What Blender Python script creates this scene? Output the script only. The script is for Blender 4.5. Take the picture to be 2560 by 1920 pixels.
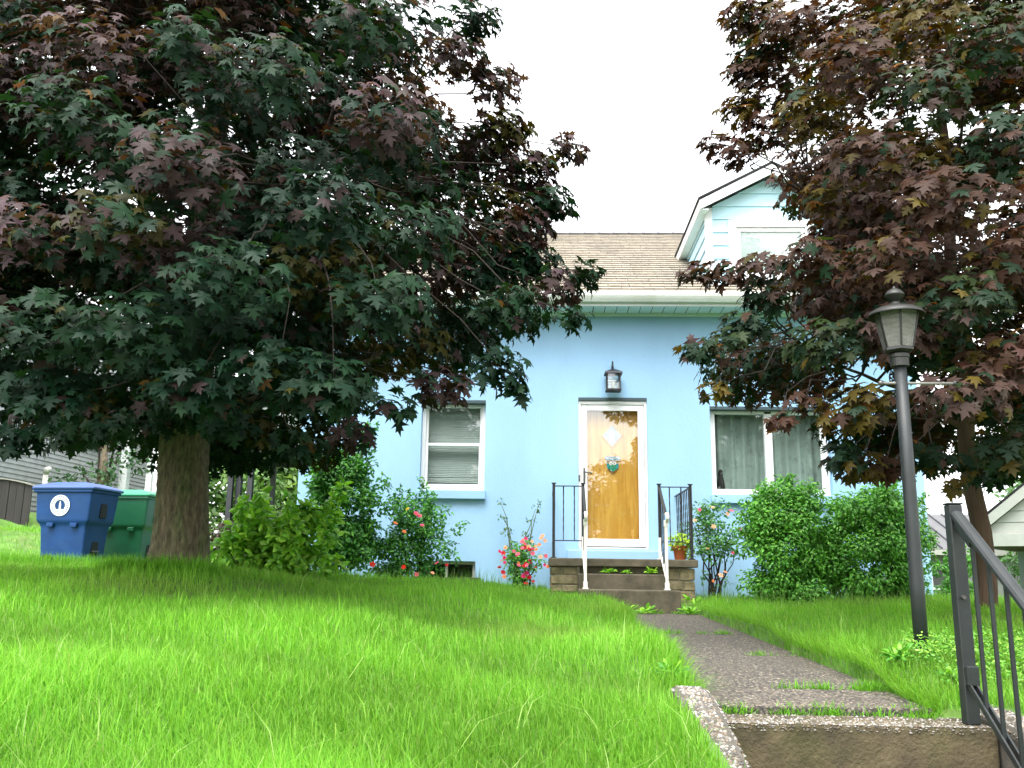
import bpy, bmesh, math, random
import numpy as np
from mathutils import Vector, Matrix

# ------------------------------------------------------------------ camera, sky, sun, exposure
scene = bpy.context.scene
for o in list(bpy.data.objects): bpy.data.objects.remove(o)
COL = scene.collection
random.seed(7); rng = np.random.default_rng(11)
RAD = math.radians
EYE = Vector((0.0, 0.0, 1.0))
cam_d = bpy.data.cameras.new('camera'); cam = bpy.data.objects.new('camera', cam_d); COL.objects.link(cam)
cam_d.sensor_width = 36.0; cam_d.lens = 31.74; cam_d.clip_start = 0.05; cam_d.clip_end = 2000
CAMROT = Matrix.Rotation(RAD(2.2), 3, 'Z') @ Matrix.Rotation(RAD(90 + 11.9), 3, 'X') @ Matrix.Rotation(0.014, 3, 'Z')
cam.matrix_world = Matrix.Translation(EYE) @ CAMROT.to_4x4()
scene.camera = cam

SUN_EL, SUN_AZ = RAD(64), RAD(200)          # azimuth clockwise from +Y: behind the camera, a little to the left
world = bpy.data.worlds.new('World'); scene.world = world; world.use_nodes = True
wn = world.node_tree; wn.nodes.clear()
sky = wn.nodes.new('ShaderNodeTexSky'); sky.sky_type = 'NISHITA'; sky.sun_disc = False
sky.sun_elevation = SUN_EL; sky.sun_rotation = SUN_AZ; sky.air_density = 1.0; sky.dust_density = 3.0; sky.ozone_density = 1.0
hs = wn.nodes.new('ShaderNodeHueSaturation'); hs.inputs['Saturation'].default_value = 0.10
bg = wn.nodes.new('ShaderNodeBackground'); bg.inputs['Strength'].default_value = 0.15
wo = wn.nodes.new('ShaderNodeOutputWorld')
wn.links.new(sky.outputs[0], hs.inputs['Color']); wn.links.new(hs.outputs[0], bg.inputs['Color']); wn.links.new(bg.outputs[0], wo.inputs[0])
sun_d = bpy.data.lights.new('sun', 'SUN'); sun_d.energy = .55; sun_d.angle = RAD(40); sun_d.color = (1, .97, .92)
sun = bpy.data.objects.new('sun', sun_d); COL.objects.link(sun); sun.location = (0, 0, 20)
sdir = Vector((math.sin(SUN_AZ) * math.cos(SUN_EL), math.cos(SUN_AZ) * math.cos(SUN_EL), math.sin(SUN_EL)))
sun.rotation_euler = sdir.to_track_quat('Z', 'Y').to_euler()
vs = scene.view_settings
vs.view_transform = 'Standard'; vs.look = 'None'; vs.gamma = 1.0; vs.use_curve_mapping = False; vs.exposure = 2.4

# ------------------------------------------------------------------ materials
def nt(name):
    m = bpy.data.materials.new(name); m.use_nodes = True
    n = m.node_tree.nodes; l = m.node_tree.links
    return m, n, l, n['Principled BSDF']
def mat(name, col, rough=.7, var=.15, scale=8., bump=.0, bscale=60., metal=0., spec=.5, col2=None, c2scale=3., c2lo=.45, c2hi=.65, detail=6, stretch=None):
    m, n, l, p = nt(name)
    p.inputs['Roughness'].default_value = rough; p.inputs['Metallic'].default_value = metal
    p.inputs['Specular IOR Level'].default_value = spec
    tc = n.new('ShaderNodeTexCoord'); src = tc.outputs['Object']
    if stretch:
        mp = n.new('ShaderNodeMapping'); mp.inputs['Scale'].default_value = stretch; l.new(src, mp.inputs[0]); src = mp.outputs[0]
    nz = n.new('ShaderNodeTexNoise'); nz.inputs['Scale'].default_value = scale; nz.inputs['Detail'].default_value = detail
    l.new(src, nz.inputs['Vector'])
    mr = n.new('ShaderNodeMapRange'); mr.inputs[1].default_value = .3; mr.inputs[2].default_value = .7
    mr.inputs[3].default_value = 1 - var; mr.inputs[4].default_value = 1 + var
    l.new(nz.outputs[0], mr.inputs[0])
    base = n.new('ShaderNodeRGB'); base.outputs[0].default_value = (*col, 1); cs = base.outputs[0]
    if col2:
        n2 = n.new('ShaderNodeTexNoise'); n2.inputs['Scale'].default_value = c2scale; n2.inputs['Detail'].default_value = 7; n2.inputs['Roughness'].default_value = .65
        l.new(src, n2.inputs['Vector'])
        r2 = n.new('ShaderNodeMapRange'); r2.inputs[1].default_value = c2lo; r2.inputs[2].default_value = c2hi; l.new(n2.outputs[0], r2.inputs[0])
        mx = n.new('ShaderNodeMix'); mx.data_type = 'RGBA'; l.new(r2.outputs[0], mx.inputs[0]); l.new(cs, mx.inputs[6]); mx.inputs[7].default_value = (*col2, 1); cs = mx.outputs[2]
    mm = n.new('ShaderNodeVectorMath'); mm.operation = 'SCALE'; l.new(cs, mm.inputs[0]); l.new(mr.outputs[0], mm.inputs['Scale'])
    l.new(mm.outputs[0], p.inputs['Base Color'])
    if bump:
        nb = n.new('ShaderNodeTexNoise'); nb.inputs['Scale'].default_value = bscale; nb.inputs['Detail'].default_value = 5
        l.new(src, nb.inputs['Vector'])
        b = n.new('ShaderNodeBump'); b.inputs['Strength'].default_value = bump; b.inputs['Distance'].default_value = .01
        l.new(nb.outputs[0], b.inputs['Height']); l.new(b.outputs[0], p.inputs['Normal'])
    return m
def leafmat(name, rough=.45, trans=.3, spec=.4, tcol=(1., 1., 1.)):
    m, n, l, p = nt(name)
    a = n.new('ShaderNodeAttribute'); a.attribute_name = 'Col'
    p.inputs['Roughness'].default_value = rough; p.inputs['Specular IOR Level'].default_value = spec
    l.new(a.outputs['Color'], p.inputs['Base Color'])
    t = n.new('ShaderNodeBsdfTranslucent')
    tm = n.new('ShaderNodeVectorMath'); tm.operation = 'MULTIPLY'; tm.inputs[1].default_value = tcol
    l.new(a.outputs['Color'], tm.inputs[0]); l.new(tm.outputs[0], t.inputs['Color'])
    mx = n.new('ShaderNodeMixShader'); mx.inputs[0].default_value = trans
    l.new(p.outputs[0], mx.inputs[1]); l.new(t.outputs[0], mx.inputs[2])
    l.new(mx.outputs[0], n['Material Output'].inputs[0])
    return m
def glassmat(name, tint=(.95, .97, .96), f0=.04, rough=0.0):
    m, n, l, p = nt(name); n.remove(p)
    t = n.new('ShaderNodeBsdfTransparent'); t.inputs[0].default_value = (*tint, 1)
    g = n.new('ShaderNodeBsdfGlossy'); g.inputs['Roughness'].default_value = rough; g.inputs['Color'].default_value = (1, 1, 1, 1)
    ge = n.new('ShaderNodeNewGeometry'); d = n.new('ShaderNodeVectorMath'); d.operation = 'DOT_PRODUCT'; l.new(ge.outputs['Normal'], d.inputs[0]); l.new(ge.outputs['Incoming'], d.inputs[1])
    def mth(op, a_, b_=None):
        q = n.new('ShaderNodeMath'); q.operation = op
        for i_, v_ in enumerate((a_, b_)):
            if v_ is None: continue
            if isinstance(v_, (int, float)): q.inputs[i_].default_value = v_
            else: l.new(v_, q.inputs[i_])
        return q.outputs[0]
    c = mth('ABSOLUTE', d.outputs['Value']); e = mth('POWER', mth('SUBTRACT', 1.0, c), 5.0)
    fr = mth('ADD', mth('MULTIPLY', e, 1 - f0), f0)
    mx = n.new('ShaderNodeMixShader'); l.new(fr, mx.inputs[0]); l.new(t.outputs[0], mx.inputs[1]); l.new(g.outputs[0], mx.inputs[2])
    l.new(mx.outputs[0], n['Material Output'].inputs[0])
    return m
def aggmat(name, scale=55., dark=(.06, .052, .043), cols=((.11, .09, .07), (.2, .16, .115), (.32, .28, .22), (.15, .13, .115)), bump=.6, stain=(.045, .04, .033)):
    m, n, l, p = nt(name)
    p.inputs['Roughness'].default_value = .85
    tc = n.new('ShaderNodeTexCoord')
    v = n.new('ShaderNodeTexVoronoi'); v.inputs['Scale'].default_value = scale; l.new(tc.outputs['Object'], v.inputs['Vector'])
    cr = n.new('ShaderNodeValToRGB'); e = cr.color_ramp; e.interpolation = 'CONSTANT'
    e.elements[0].color = (*cols[0], 1); e.elements[1].position = .35; e.elements[1].color = (*cols[1], 1)
    x = e.elements.new(.68); x.color = (*cols[3], 1); x = e.elements.new(.88); x.color = (*cols[2], 1)
    sp = n.new('ShaderNodeSeparateColor'); l.new(v.outputs['Color'], sp.inputs[0]); l.new(sp.outputs[0], cr.inputs[0])
    ed = n.new('ShaderNodeMapRange'); ed.inputs[1].default_value = .35; ed.inputs[2].default_value = .6; l.new(v.outputs['Distance'], ed.inputs[0])
    mx = n.new('ShaderNodeMix'); mx.data_type = 'RGBA'; l.new(ed.outputs[0], mx.inputs[0]); l.new(cr.outputs[0], mx.inputs[6]); mx.inputs[7].default_value = (*dark, 1)
    nz = n.new('ShaderNodeTexNoise'); nz.inputs['Scale'].default_value = 2.2; nz.inputs['Detail'].default_value = 6; l.new(tc.outputs['Object'], nz.inputs['Vector'])
    r2 = n.new('ShaderNodeMapRange'); r2.inputs[1].default_value = .42; r2.inputs[2].default_value = .7; r2.inputs[4].default_value = .65; l.new(nz.outputs[0], r2.inputs[0])
    m2 = n.new('ShaderNodeMix'); m2.data_type = 'RGBA'; l.new(r2.outputs[0], m2.inputs[0]); l.new(mx.outputs[2], m2.inputs[6]); m2.inputs[7].default_value = (*stain, 1)
    l.new(m2.outputs[2], p.inputs['Base Color'])
    b = n.new('ShaderNodeBump'); b.inputs['Strength'].default_value = bump; b.inputs['Distance'].default_value = .008; b.invert = True
    l.new(v.outputs['Distance'], b.inputs['Height']); l.new(b.outputs[0], p.inputs['Normal'])
    return m
def woodmat(name, c1, c2, rough=.35, vert=True):
    m, n, l, p = nt(name); p.inputs['Roughness'].default_value = rough
    tc = n.new('ShaderNodeTexCoord'); mp = n.new('ShaderNodeMapping'); mp.inputs['Scale'].default_value = (9, 9, .9) if vert else (.9, 9, 9)
    l.new(tc.outputs['Object'], mp.inputs[0])
    nz = n.new('ShaderNodeTexNoise'); nz.inputs['Scale'].default_value = 1.3; nz.inputs['Detail'].default_value = 8; nz.inputs['Distortion'].default_value = 1.2; l.new(mp.outputs[0], nz.inputs['Vector'])
    cr = n.new('ShaderNodeValToRGB'); cr.color_ramp.elements[0].position = .3; cr.color_ramp.elements[0].color = (*c1, 1); cr.color_ramp.elements[1].position = .75; cr.color_ramp.elements[1].color = (*c2, 1)
    l.new(nz.outputs[0], cr.inputs[0]); l.new(cr.outputs[0], p.inputs['Base Color'])
    return m
M = {}
M['blue'] = mat('blue_painted_stucco', (0.2751, 0.4672, 0.6784), .8, .07, 1.1, .35, 38, col2=(0.2992, 0.497, 0.7049), c2scale=.55, c2lo=.35, c2hi=.7, stretch=(1, 1, .45))
M['blue_trim'] = mat('blue_painted_sill', (0.2751, 0.4672, 0.6784), .65, .06, 3., .1, 40)
M['dorm'] = mat('pale_blue_siding', (.50, .74, .84), .55, .04, 4., .05, 30)
M['white'] = mat('white_vinyl', (0.736, 0.7452, 0.7544), .4, .04, 6., .03, 30)
M['white_old'] = mat('white_paint_worn', (.74, .72, .66), .55, .08, 9., .2, 80, col2=(.42, .33, .25), c2scale=14, c2lo=.62, c2hi=.7)
M['soffit'] = mat('soffit_aluminium', (.62, .76, .74), .45, .04, 5., .03, 30)
M['gutter'] = mat('gutter_white', (.78, .80, .77), .4, .06, 5., .03, 30, col2=(.6, .62, .55), c2scale=2.5)
M['shingle'] = mat('tan_asphalt_shingle', (.250, .218, .170), .9, .16, 7., .5, 260, col2=(.215, .19, .155), c2scale=1.6, detail=8)
M['shingle_edge'] = mat('dark_ridge_shingle', (0.012, 0.0108, 0.012), .9, .2, 9., .3, 200)
M['glass'] = glassmat('window_glass', f0=.05)
M['door_glass'] = glassmat('storm_door_glass', (.96, .96, .95), f0=.07)
M['lamp_glass'] = mat('hammered_lamp_glass', (0.1411, 0.1411, 0.1243), .25, .2, 14., 1.0, 90, stretch=(1, 1, 4))
M['blind'] = mat('blind_slat', (0.3255, 0.3825, 0.3575), .5, .05, 5.)
M['screen'] = mat('screen_blind', (.55, .57, .57), .6, .08, 5.)
M['curtain'] = mat('green_grey_curtain', (0.248, 0.31, 0.279), .9, .15, 2.5, .2, 40, col2=(0.1798, 0.2232, 0.2046), c2scale=6, c2lo=.5, c2hi=.62)
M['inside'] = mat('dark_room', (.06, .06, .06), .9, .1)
M['doorwood'] = woodmat('oak_veneer_door', (.50, .25, .018), (.70, .43, .075), .4)
M['dark_wood'] = woodmat('dark_wood', (.010, .009, .008), (.025, .021, .018), .8)
M['paper'] = mat('pale_curtain_pane', (0.33, 0.396, 0.444), .7, .15, 12.)
M['black_iron'] = mat('black_iron', (0.0108, 0.012, 0.0156), .45, .2, 30., .2, 120)
M['grey_iron'] = mat('grey_green_iron', (0.009494, 0.01256, 0.01363), .5, .18, 12., .15, 140, col2=(0.01467, 0.01809, 0.01754), c2scale=5)
M['lamp_metal'] = mat('bronze_grey_metal', (0.01004, 0.01037, 0.008422), .5, .2, 10., .2, 120)
M['concrete'] = mat('mossy_concrete', (.085, .066, .034), .9, .4, 7., .7, 70, col2=(.040, .036, .012), c2scale=3.2, c2lo=.40, c2hi=.62)
M['step_conc'] = mat('weathered_step', (.095, .080, .052), .9, .25, 8., .5, 80, col2=(.045, .04, .022), c2scale=4.5, c2lo=.42, c2hi=.66)
M['stone'] = mat('ashlar_stone', (.20, .165, .095), .9, .35, 14., .9, 38, col2=(.10, .085, .04), c2scale=9., c2lo=.45, c2hi=.65)
M['mortar'] = mat('pale_mortar', (0.3762, 0.342, 0.2622), .95, .15, 20., .4, 90)
M['agg'] = aggmat('exposed_aggregate', 62., (.03, .026, .024), ((.098, .083, .064), (.165, .138, .10), (.27, .24, .185), (.122, .106, .084)), stain=(.060, .052, .040))
M['pebble'] = leafmat('pebble', .7, .0, .4)
M['curb'] = mat('aggregate_curb', (0.095, 0.085, 0.07), .9, .25, 20., .6, 120, col2=(0.04, 0.035, 0.0225), c2scale=4.)
M['soil'] = mat('lawn_thatch', (.075, .17, .022), .95, .3, 5., .5, 40, col2=(.095, .15, .03), c2scale=3.)
M['asphalt'] = mat('asphalt', (.06, .06, .06), .9, .2, 20., .5, 200)
M['walk'] = mat('sidewalk_concrete', (0.21, 0.203, 0.182), .9, .15, 5., .3, 90)
M['bark'] = mat('maple_bark', (0.1013, 0.0783, 0.0486), .95, .55, 26., 1.0, 45, col2=(0.0675, 0.081, 0.0297), c2scale=3.5, stretch=(1.6, 1.6, .5))
M['bark_red'] = mat('brown_bark', (0.0715, 0.0429, 0.0273), .95, .3, 9., .9, 20, stretch=(1.6, 1.6, .35))
M['twig'] = mat('twig', (0.02475, 0.0165, 0.011), .9, .2)
M['green_stem'] = mat('green_stem', (.09, .13, .04), .8, .2)
M['leaf'] = leafmat('maple_leaf', .55, .25, .17, (1.9, 1.5, .5))
M['foliage'] = leafmat('green_leaf', .42, .32, .4, (1.2, 1.3, .6))
M['grass'] = leafmat('grass_blade', .6, .5, .2, (1.1, 1.15, .7))
M['petal'] = leafmat('petal', .6, .3, .2)
M['terra'] = mat('orange_terracotta', (0.294, 0.07, 0.014), .6, .15, 8., .1, 40)
M['bin_blue'] = mat('blue_bin_plastic', (.0065, .044, .155), .6, .14, 5., .05, 60, spec=.25, col2=(.011, .05, .15), c2scale=6.)
M['bin_lid'] = mat('blue_bin_lid', (0.0255, 0.068, 0.221), .45, .12, 5., .05, 60)
M['bin_green'] = mat('green_bin_plastic', (0.00429, 0.0858, 0.03754), .45, .1, 5., .05, 60)
M['bin_glid'] = mat('green_bin_lid', (0.0168, 0.2184, 0.1092), .4, .1, 5., .05, 60)
M['rubber'] = mat('black_rubber', (0.0072, 0.0072, 0.0072), .8, .1)
M['sticker'] = mat('white_sticker', (.72, .75, .72), .5, .05)
M['grey_siding'] = mat('grey_siding', (0.3252, 0.338, 0.338), .8, .12, 6., .2, 60)
M['brick'] = mat('red_brick', (0.0924, 0.0357, 0.021), .9, .3, 14., .6, 60)
M['metal_roof'] = mat('metal_roof', (0.1, 0.1, 0.1025), .6, .08, 3.)
M['metal_seam'] = mat('metal_roof_seam', (0.06, 0.06, 0.072), .5, .08)
M['shed_wall'] = mat('shed_wall', (0.276, 0.282, 0.27), .8, .12, 4.)
M['cream'] = mat('cream_trim', (0.3274, 0.3274, 0.2877), .6, .06)
M['brown'] = mat('brown_beam', (0.06, 0.036, 0.021), .8, .15)
M['teal'] = mat('teal_paint', (.01, .30, .34), .5, .1, 20.)
M['teal_green'] = mat('green_paint', (.01, .27, .16), .5, .1, 20.)
M['plaque'] = mat('blue_plaque', (0.018, 0.18, 0.288), .5, .1, 20.)
M['white_paint'] = mat('white_paint', (.8, .8, .78), .5, .03)
M['navy'] = mat('navy_ink', (.02, .06, .2), .5, .03)
M['bulb'] = mat('bulb', (.7, .66, .55), .3, .05)
M['steel'] = mat('grey_handle', (0.12, 0.114, 0.108), .35, .05, metal=.6)
M['porch_siding'] = mat('porch_siding', (.17, .185, .17), .8, .1, 5.)
M['shade'] = mat('pale_window_shade', (0.4125, 0.4785, 0.462), .7, .05, 4.)
M['bar_metal'] = mat('worn_bar', (.14, .14, .125), .5, .15)
M['head_strip'] = mat('dark_slate_grey', (.035, .065, .075), .6, .15, 9.)
M['wire'] = mat('wire', (.03, .03, .03), .7, .05)

# ------------------------------------------------------------------ helpers
def tag(o, label=None, cat=None, group=None, kind=None):
    if label: o['label'] = label
    if cat: o['category'] = cat
    if group: o['group'] = group
    if kind: o['kind'] = kind
    return o
def empty(name, loc, label, cat, group=None, rz=0.):
    o = bpy.data.objects.new(name, None); COL.objects.link(o); o.location = loc; o.rotation_euler = (0, 0, rz)
    o.empty_display_size = .1
    return tag(o, label, cat, group)
def place(name, me, m, parent=None, world_coords=True):
    """link a mesh given in WORLD coordinates; a child keeps that place under its parent"""
    o = bpy.data.objects.new(name, me); COL.objects.link(o)
    if m is not None and len(me.materials) == 0: me.materials.append(M[m] if isinstance(m, str) else m)
    if parent is not None:
        o.parent = parent
        if world_coords: o.matrix_parent_inverse = WM(parent).inverted()
    return o
def WM(o):
    m = Matrix.LocRotScale(o.location, o.rotation_euler, o.scale)
    if o.parent: return WM(o.parent) @ o.matrix_parent_inverse @ m
    return m
class MB:
    def __init__(s): s.v = []; s.f = []
    def add(s, vs_, fs):
        k = len(s.v); s.v += [tuple(v) for v in vs_]; s.f += [tuple(i + k for i in f) for f in fs]; return s
    def box(s, x0, x1, y0, y1, z0, z1, jit=0.):
        j = lambda: random.uniform(-jit, jit) if jit else 0.
        return s.add([(x + j(), y + j(), z + j()) for z in (z0, z1) for y in (y0, y1) for x in (x0, x1)],
                     [(0, 2, 3, 1), (4, 5, 7, 6), (0, 1, 5, 4), (2, 6, 7, 3), (0, 4, 6, 2), (1, 3, 7, 5)])
    def bar(s, a, b, w, h=None, up=(0, 0, 1)):
        a, b = Vector(a), Vector(b); h = h or w; d = (b - a).normalized(); u = Vector(up)
        if abs(d.dot(u)) > .98: u = Vector((0, 1, 0))
        r = d.cross(u).normalized(); u = r.cross(d).normalized()
        vs_ = [p + r * sx * w / 2 + u * sy * h / 2 for p in (a, b) for sx, sy in ((-1, -1), (1, -1), (1, 1), (-1, 1))]
        return s.add(vs_, [(3, 2, 1, 0), (4, 5, 6, 7), (0, 1, 5, 4), (1, 2, 6, 5), (2, 3, 7, 6), (3, 0, 4, 7)])
    def tube(s, pts, rad, n=8, cap=True):
        pts = [Vector(p) for p in pts]; k0 = len(s.v); N = len(pts)
        rad = rad if isinstance(rad, (list, tuple)) else [rad] * N
        prev = None
        for i, p in enumerate(pts):
            d = (pts[min(i + 1, N - 1)] - pts[max(i - 1, 0)]).normalized()
            if prev is None:
                u = Vector((0, 0, 1)) if abs(d.z) < .9 else Vector((1, 0, 0)); r = d.cross(u).normalized()
            else: r = (prev - d * prev.dot(d)).normalized()
            prev = r; u = d.cross(r)
            for j in range(n):
                a = 2 * math.pi * j / n; s.v.append(tuple(p + (r * math.cos(a) + u * math.sin(a)) * rad[i]))
        for i in range(N - 1):
            for j in range(n):
                a, b = k0 + i * n + j, k0 + i * n + (j + 1) % n; s.f.append((a, b, b + n, a + n))
        if cap:
            s.f.append(tuple(k0 + j for j in range(n))[::-1]); s.f.append(tuple(k0 + (N - 1) * n + j for j in range(n)))
        return s
    def lathe(s, prof, c, n=24, z_axis=True, cap=True):
        k0 = len(s.v); c = Vector(c)
        for r, z in prof:
            for j in range(n):
                a = 2 * math.pi * (j + .5) / n; s.v.append((c.x + r * math.cos(a), c.y + r * math.sin(a), c.z + z))
        for i in range(len(prof) - 1):
            for j in range(n):
                a, b = k0 + i * n + j, k0 + i * n + (j + 1) % n; s.f.append((a, b, b + n, a + n))
        if cap:
            s.f.append(tuple(k0 + j for j in range(n))[::-1]); s.f.append(tuple(k0 + (len(prof) - 1) * n + j for j in range(n)))
        return s
    def prism(s, poly, axis, a, b):
        """poly in the two other axes, extruded from a to b along axis ('x','y','z')"""
        def mk(p, t):
            return {'x': (t, p[0], p[1]), 'y': (p[0], t, p[1]), 'z': (p[0], p[1], t)}[axis]
        n = len(poly); k = len(s.v)
        s.v += [mk(p, a) for p in poly] + [mk(p, b) for p in poly]
        s.f.append(tuple(range(k, k + n))); s.f.append(tuple(range(k + 2 * n - 1, k + n - 1, -1)))
        for i in range(n):
            j = (i + 1) % n; s.f.append((k + i, k + n + i, k + n + j, k + j))
        return s
    def mesh(s, name, smooth=False, recalc=True):
        me = bpy.data.meshes.new(name); me.from_pydata(s.v, [], s.f)
        if recalc:
            bm = bmesh.new(); bm.from_mesh(me); bmesh.ops.recalc_face_normals(bm, faces=bm.faces); bm.to_mesh(me); bm.free()
        if smooth: me.polygons.foreach_set('use_smooth', [True] * len(me.polygons))
        me.update(); return me
    def build(s, name, m, parent=None, smooth=False, bevel=0., seg=2, top=None):
        me = s.mesh(name, smooth); o = place(name, me, m, parent)
        if bevel:
            b = o.modifiers.new('bevel', 'BEVEL'); b.width = bevel; b.segments = seg; b.limit_method = 'ANGLE'; b.angle_limit = RAD(40)
        return o
def box(name, m, parent, x0, x1, y0, y1, z0, z1, bevel=.004, jit=0.):
    return MB().box(x0, x1, y0, y1, z0, z1, jit).build(name, m, parent, bevel=bevel)
def np_mesh(name, V, F, col=None, smooth=False):
    """V (n,3), F (m,k) faces of one size, col (n,3)"""
    me = bpy.data.meshes.new(name); V = np.ascontiguousarray(V, dtype=np.float32); F = np.ascontiguousarray(F, dtype=np.int32)
    me.vertices.add(len(V)); me.vertices.foreach_set('co', V.ravel())
    k = F.shape[1]; me.loops.add(F.size); me.loops.foreach_set('vertex_index', F.ravel())
    me.polygons.add(len(F)); me.polygons.foreach_set('loop_start', np.arange(0, F.size, k, dtype=np.int32))
    if smooth: me.polygons.foreach_set('use_smooth', np.ones(len(F), dtype=bool))
    if col is not None:
        a = me.attributes.new('Col', 'FLOAT_COLOR', 'POINT')
        c4 = np.ones((len(V), 4), dtype=np.float32); c4[:, :3] = col; a.data.foreach_set('color', c4.ravel())
    me.update(calc_edges=True); me.validate(); return me

# ------------------------------------------------------------------ terrain
CTRL = np.array([  # X, Y, z
    (-4, 2.2, .45), (-1.5, 2.2, .42), (.3, 2.4, .38), (-8, 2.4, .55), (-4, 3.6, .66), (-1.5, 3.6, .60), (.45, 3.9, .49), (-4, 5.2, .83), (-1.5, 5.2, .74), (.5, 5.2, .60),
    (-8, 5, .88), (-3, 7.5, .97), (-.8, 7.5, .84), (.5, 7.5, .70), (-6.5, 8, 1.02), (-10, 8, 1.1), (-3, 10.5, .96), (-1, 10.5, .88), (.3, 10.2, .76), (.2, 12, .82), (-2, 12.2, .88), (-4, 12.3, .95),
    (-6, 11.8, 1.03), (-8, 11.8, 1.12), (-10.5, 12, 1.35), (-10.7, 17.5, 2.08), (-9, 15, 1.6), (-5.5, 16, 1.15), (-6, 20, 1.2), (-13, 22, 2.4), (-3, 24, 1.2), (-14, 12, 1.8),
    (1.2, 4.2, .41), (1.2, 7, .5), (1.2, 10, .58), (1.9, 4.2, .44), (2.1, 5.2, .58), (2.0, 7.5, .66), (1.95, 10.2, .68), (3.5, 5.2, .62), (3.7, 8, .74), (3.2, 11.5, .74), (2.2, 12, .70),
    (5.2, 11.5, .76), (5.2, 8, .76), (5.5, 5, .66), (8, 8, .7), (8, 11, .55), (8, 15, .2), (11, 20, -.2), (14, 25, -.4), (5.5, 16, .5), (3.6, 3.6, .45), (3.2, 2.4, .35), (6, 2.4, .4), (1.2, 3.8, .40), (10, 4, .5)], dtype=float)
def smoothstep(a, b, x): t = np.clip((x - a) / (b - a), 0, 1); return t * t * (3 - 2 * t)
def ground0(X, Y):
    X = np.asarray(X, float); Y = np.asarray(Y, float)
    d2 = (X[..., None] - CTRL[:, 0]) ** 2 + (Y[..., None] - CTRL[:, 1]) ** 2
    w = 1 / (d2 + .12) ** 1.6
    z = (w * CTRL[:, 2]).sum(-1) / w.sum(-1)
    far = smoothstep(24, 60, np.hypot(X, Y - 8)); z = z * (1 - far) + 0.6 * far
    # bank down to the sidewalk
    b = smoothstep(2.25, .75, Y); z = z * (1 - b) + (-.5) * b
    return z
def path_z(Y): return .435 + (np.asarray(Y) - 4.0) * .024
def ground(X, Y):
    X = np.asarray(X, float); Y = np.asarray(Y, float)
    z = ground0(X, Y)
    # trench for the path
    t = smoothstep(.66, .74, X) * (1 - smoothstep(1.68, 1.80, X)) * smoothstep(3.9, 4.0, Y) * (1 - smoothstep(10.5, 10.9, Y))
    z = z * (1 - t) + (path_z(Y) - .06) * t
    # cut for the street stairs
    t = smoothstep(.58, .64, X) * (1 - smoothstep(1.93, 2.0, X)) * (1 - smoothstep(4.20, 4.26, Y))
    z = z * (1 - t) + (-.58) * t
    return z
xs = np.unique(np.concatenate([[-400, -200, -100, -60, -40, -30, -24, -20], np.arange(-18, -9, .5), np.arange(-9, 7, .16), np.arange(7, 18, .5), np.linspace(.5, 2.1, 41), [20, 24, 30, 40, 60, 100, 200, 400]]))
ys = np.unique(np.concatenate([[-200, -100, -60, -40, -25, -15, -10, -6, -4, -3, -2, -1], np.arange(0, 13, .16), np.arange(13, 30, .5), np.linspace(3.8, 4.4, 16), [32, 36, 42, 50, 70, 100, 150, 250, 400]]))
GX, GY = np.meshgrid(xs, ys); GZ = ground(GX, GY)
V = np.stack([GX.ravel(), GY.ravel(), GZ.ravel()], 1); nx = len(xs)
ii = np.arange(len(ys) - 1)[:, None] * nx + np.arange(nx - 1)[None, :]; ii = ii.ravel()
F = np.stack([ii, ii + 1, ii + nx + 1, ii + nx], 1)
g = place('ground', np_mesh('ground', V, F, smooth=True), 'soil'); tag(g, kind='structure')
sw = MB().box(-40, 40, -1.4, .72, -.60, -.47).build('sidewalk', 'walk', bevel=.01); tag(sw, kind='structure')
rd = MB().box(-60, 60, -9.5, -2.2, -.70, -.485).build('road', 'asphalt'); tag(rd, kind='structure')

# ------------------------------------------------------------------ path and street stairs
pth = bpy.data.objects.new('path', None); COL.objects.link(pth); pth.location = (1.2, 7, .5); tag(pth, kind='structure')
cuts = [4.26, 4.83, 6.35, 7.95, 9.3, 10.52]
for a, b in zip(cuts[:-1], cuts[1:]):
    za, zb = float(path_z(a)), float(path_z(b)); g_ = .008
    m = MB().add([(.70, a + g_, za - .1), (1.72, a + g_, za - .1), (1.72, b - g_, zb - .1), (.70, b - g_, zb - .1), (.70, a + g_, za), (1.72, a + g_, za), (1.72, b - g_, zb), (.70, b - g_, zb)],
                 [(0, 3, 2, 1), (4, 5, 6, 7), (0, 1, 5, 4), (1, 2, 6, 5), (2, 3, 7, 6), (3, 0, 4, 7)])
    m.build('slab', 'agg', pth, bevel=.006)
ico = None
PEB = [(.34, .32, .29), (.22, .20, .17), (.16, .13, .10), (.42, .40, .37), (.20, .15, .10), (.11, .10, .095)]
PEBP = [(.18, .145, .105), (.12, .10, .078), (.27, .23, .175), (.09, .073, .055), (.15, .13, .11)]
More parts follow.
